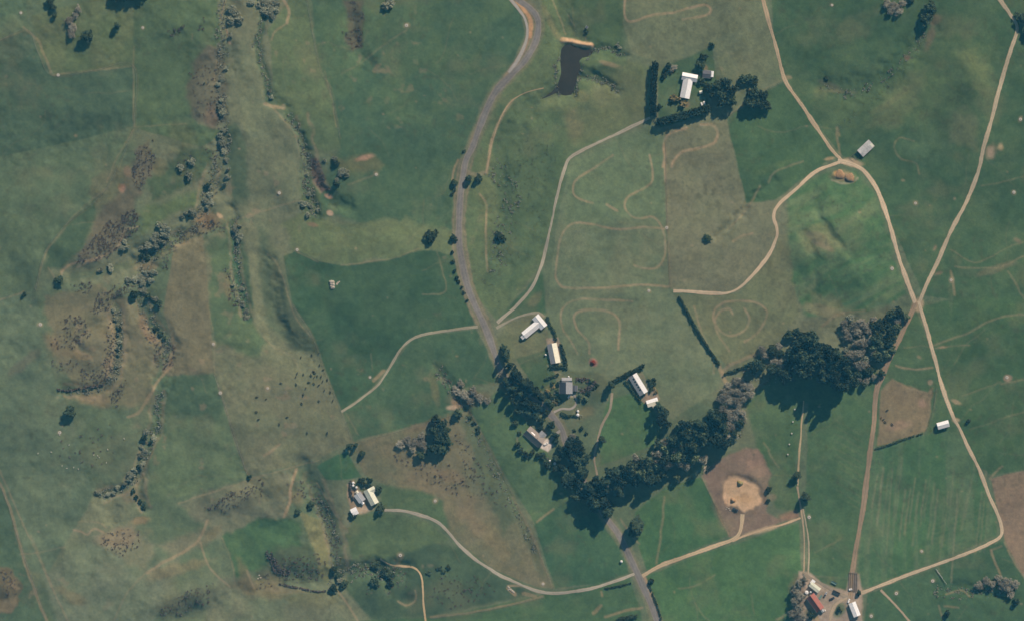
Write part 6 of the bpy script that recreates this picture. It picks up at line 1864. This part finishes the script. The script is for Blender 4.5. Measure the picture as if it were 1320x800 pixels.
# ------------------------------------------------------------------ animals (one continuous skin each)
def skin_animal(name, pts, edges, radii, material):
    me = bpy.data.meshes.new(name + '_bones')
    me.from_pydata(pts, edges, [])
    o = bpy.data.objects.new(name + '_bones', me)
    C.objects.link(o)
    md = o.modifiers.new('Skin', 'SKIN')
    sv = me.skin_vertices[0].data if me.skin_vertices else None
    if sv is None:
        import bmesh
        bm = bmesh.new()
        bm.from_mesh(me)
        bm.verts.layers.skin.verify()
        bm.to_mesh(me)
        bm.free()
        sv = me.skin_vertices[0].data
    for i, r in enumerate(radii):
        sv[i].radius = r if isinstance(r, tuple) else (r, r)
        sv[i].use_root = (i == 0)
    o.modifiers.new('Sub', 'SUBSURF').levels = 1
    dg = bpy.context.evaluated_depsgraph_get()
    out = bpy.data.meshes.new_from_object(o.evaluated_get(dg))
    out.name = name
    out.materials.clear()
    out.materials.append(material)
    bpy.data.objects.remove(o)
    return out


cow_pts = [(-.75, 0, 1.05), (0, 0, 1.0), (.65, 0, 1.05), (1.0, 0, 1.05), (1.3, 0, .8), (1.5, 0, .45), (1.62, 0, .25), (-.95, 0, 1.15), (-1.02, 0, .5)]
cow_e = [(0, 1), (1, 2), (2, 3), (3, 4), (4, 5), (5, 6), (0, 7), (7, 8)]
cow_r = [.34, .40, .36, .22, .17, .15, .10, .06, .03]
for root_i, xs_ in ((2, .6), (0, -.75)):
    for sy in (-1, 1):
        b0 = len(cow_pts)
        hind = root_i == 0
        cow_pts += [(xs_, sy * .24, .75), (xs_ + (-.10 if hind else .03), sy * .25, .42), (xs_ + (-.02 if hind else 0), sy * .25, 0.03)]
        cow_e += [(root_i, b0), (b0, b0 + 1), (b0 + 1, b0 + 2)]
        cow_r += [.15, .08, .07]
COWM = [skin_animal('cow_body', cow_pts, cow_e, cow_r, MT['hide_black']), skin_animal('cow_body', cow_pts, cow_e, cow_r, MT['hide_red'])]
sh = .55
SHEEPM = skin_animal('sheep_body', [tuple(c * sh for c in q) for q in cow_pts], cow_e, [r * sh * (1.35 if i < 3 else 1) if not isinstance(r, tuple) else r for i, r in enumerate(cow_r)], MT['wool'])
r_ = random.Random(31)


def herd(name, me_list, label, cat, group, pts, s=(1.0, 1.2)):
    for (x, y) in pts:
        o = link_obj(name, r_.choice(me_list))
        o.location = wpos(x, y, -.02)
        k = r_.uniform(*s)
        o.scale = (k, k, k)
        o.rotation_euler = (0, 0, r_.uniform(0, 6.28))
        tag(o, label, cat, group)


herd_pts = [(402, 457), (411, 455), (388, 460), (412, 470), (417, 476), (383, 481), (391, 482), (381, 486), (404, 478), (406, 480), (401, 483), (405, 486), (409, 484), (414, 485), (416, 491), (422, 489), (405, 494), (398, 492), (382, 495), (362, 493), (394, 500), (411, 496), (426, 505), (418, 503), (391, 508), (411, 516), (429, 516), (389, 519), (343, 514), (331, 511), (333, 540), (360, 546), (422, 557), (396, 557), (370, 537), (331, 530)]
herd('cow', [COWM[0]], 'black cow grazing with the herd on the dry pasture west of the curved gravel track', 'cow', 'cattle on the dry pasture', herd_pts)
herd('cow', [COWM[0], COWM[1]], 'dark cow standing on the brown bare paddock by the east track', 'cow', 'cattle on the brown paddock', [(1139, 540), (1141, 543), (1150, 546), (1144, 528), (1136, 538)])
herd('sheep', [SHEEPM], 'white sheep grazing on the western pasture south of the dark round tree', 'sheep', 'sheep on the western pasture', [(77, 560), (89, 573), (66, 582), (49, 584), (121, 586), (126, 587), (139, 579), (160, 565), (128, 589), (80, 600), (86, 603), (95, 602), (101, 604), (137, 596)], (1.1, 1.4))


# ------------------------------------------------------------------ fences
def fence(label, pts, gap=4.5, h=1.15):
    p = smooth(pts, 2.0) if len(pts) > 2 else smooth(pts, 3.0)
    o = thing('wire_fence', label, 'fence', float(p[len(p) // 2, 0]), float(p[len(p) // 2, 1]))
    org = o.location.copy()
    posts = MB()
    wires = MB()
    q = [wpos(x, y) - org for x, y in p]
    acc = gap
    for a, b in zip(q[:-1], q[1:]):
        acc += (b - a).length
        if acc >= gap:
            acc = 0
            posts.box(a.x - .1, a.x + .1, a.y - .1, a.y + .1, a.z - .4, a.z + h)
    for z in (.3, .7, 1.05):
        wires.tube([(v.x, v.y, v.z + z) for v in q], [.02] * len(q), 3, False)
    s = posts.build('posts', MT['post'], o)
    s['kind'] = 'stuff'
    s = wires.build('wires', MT['wire'], o)
    s['kind'] = 'stuff'
    return o


for lb, pts in FENCES:
    fence(lb, pts)


# ------------------------------------------------------------------ labels: where look-alikes stand in a countable row, say which one
ORD = ['first', 'second', 'third', 'fourth', 'fifth', 'sixth', 'seventh', 'eighth', 'ninth', 'tenth']
same = {}
for o in C.objects:
    if 'category' in o:
        same.setdefault(o['label'], []).append(o)
for lb, os_ in same.items():
    n = len(os_)
    if not 1 < n <= 10:
        continue
    P = np.array([o.location[:2] for o in os_])
    ax = 0 if np.ptp(P[:, 0]) > np.ptp(P[:, 1]) else 1
    order = np.argsort(P[:, ax] if ax == 0 else -P[:, 1])
    side = 'the west' if ax == 0 else 'the north'
    far = 'easternmost' if ax == 0 else 'southernmost'
    near = 'westernmost' if ax == 0 else 'northernmost'
    for r, q in enumerate(order):
        w = near if r == 0 else (far if r == n - 1 else ORD[r] + ' from ' + side)
        full = lb + ', ' + w
        if len(full.split()) > 16:
            print('LONG', lb)
        os_[q]['label'] = full


# ------------------------------------------------------------------ the air between the ground and the aircraft
HAZE_D = 3.0e-5
hz_bot, hz_top, hz_r = float(HT.min()) - 30.0, CAM_H + 20.0, 9000.0
hb = MB().box(-hz_r, hz_r, -hz_r, hz_r, hz_bot, hz_top)
hm_ = bpy.data.materials.new('haze_air')
hm_.use_nodes = True
hn = hm_.node_tree
hn.nodes.clear()
ho = hn.nodes.new('ShaderNodeOutputMaterial')
pv_ = hn.nodes.new('ShaderNodeVolumePrincipled')
pv_.inputs['Color'].default_value = (0.11, 0.60, 1.0, 1)
pv_.inputs['Absorption Color'].default_value = (1, 1, 1, 1)
pv_.inputs['Density'].default_value = HAZE_D
pv_.inputs['Anisotropy'].default_value = 0.0
hn.links.new(pv_.outputs[0], ho.inputs['Volume'])
haze = hb.build('haze', hm_)
tag(haze, kind='stuff')
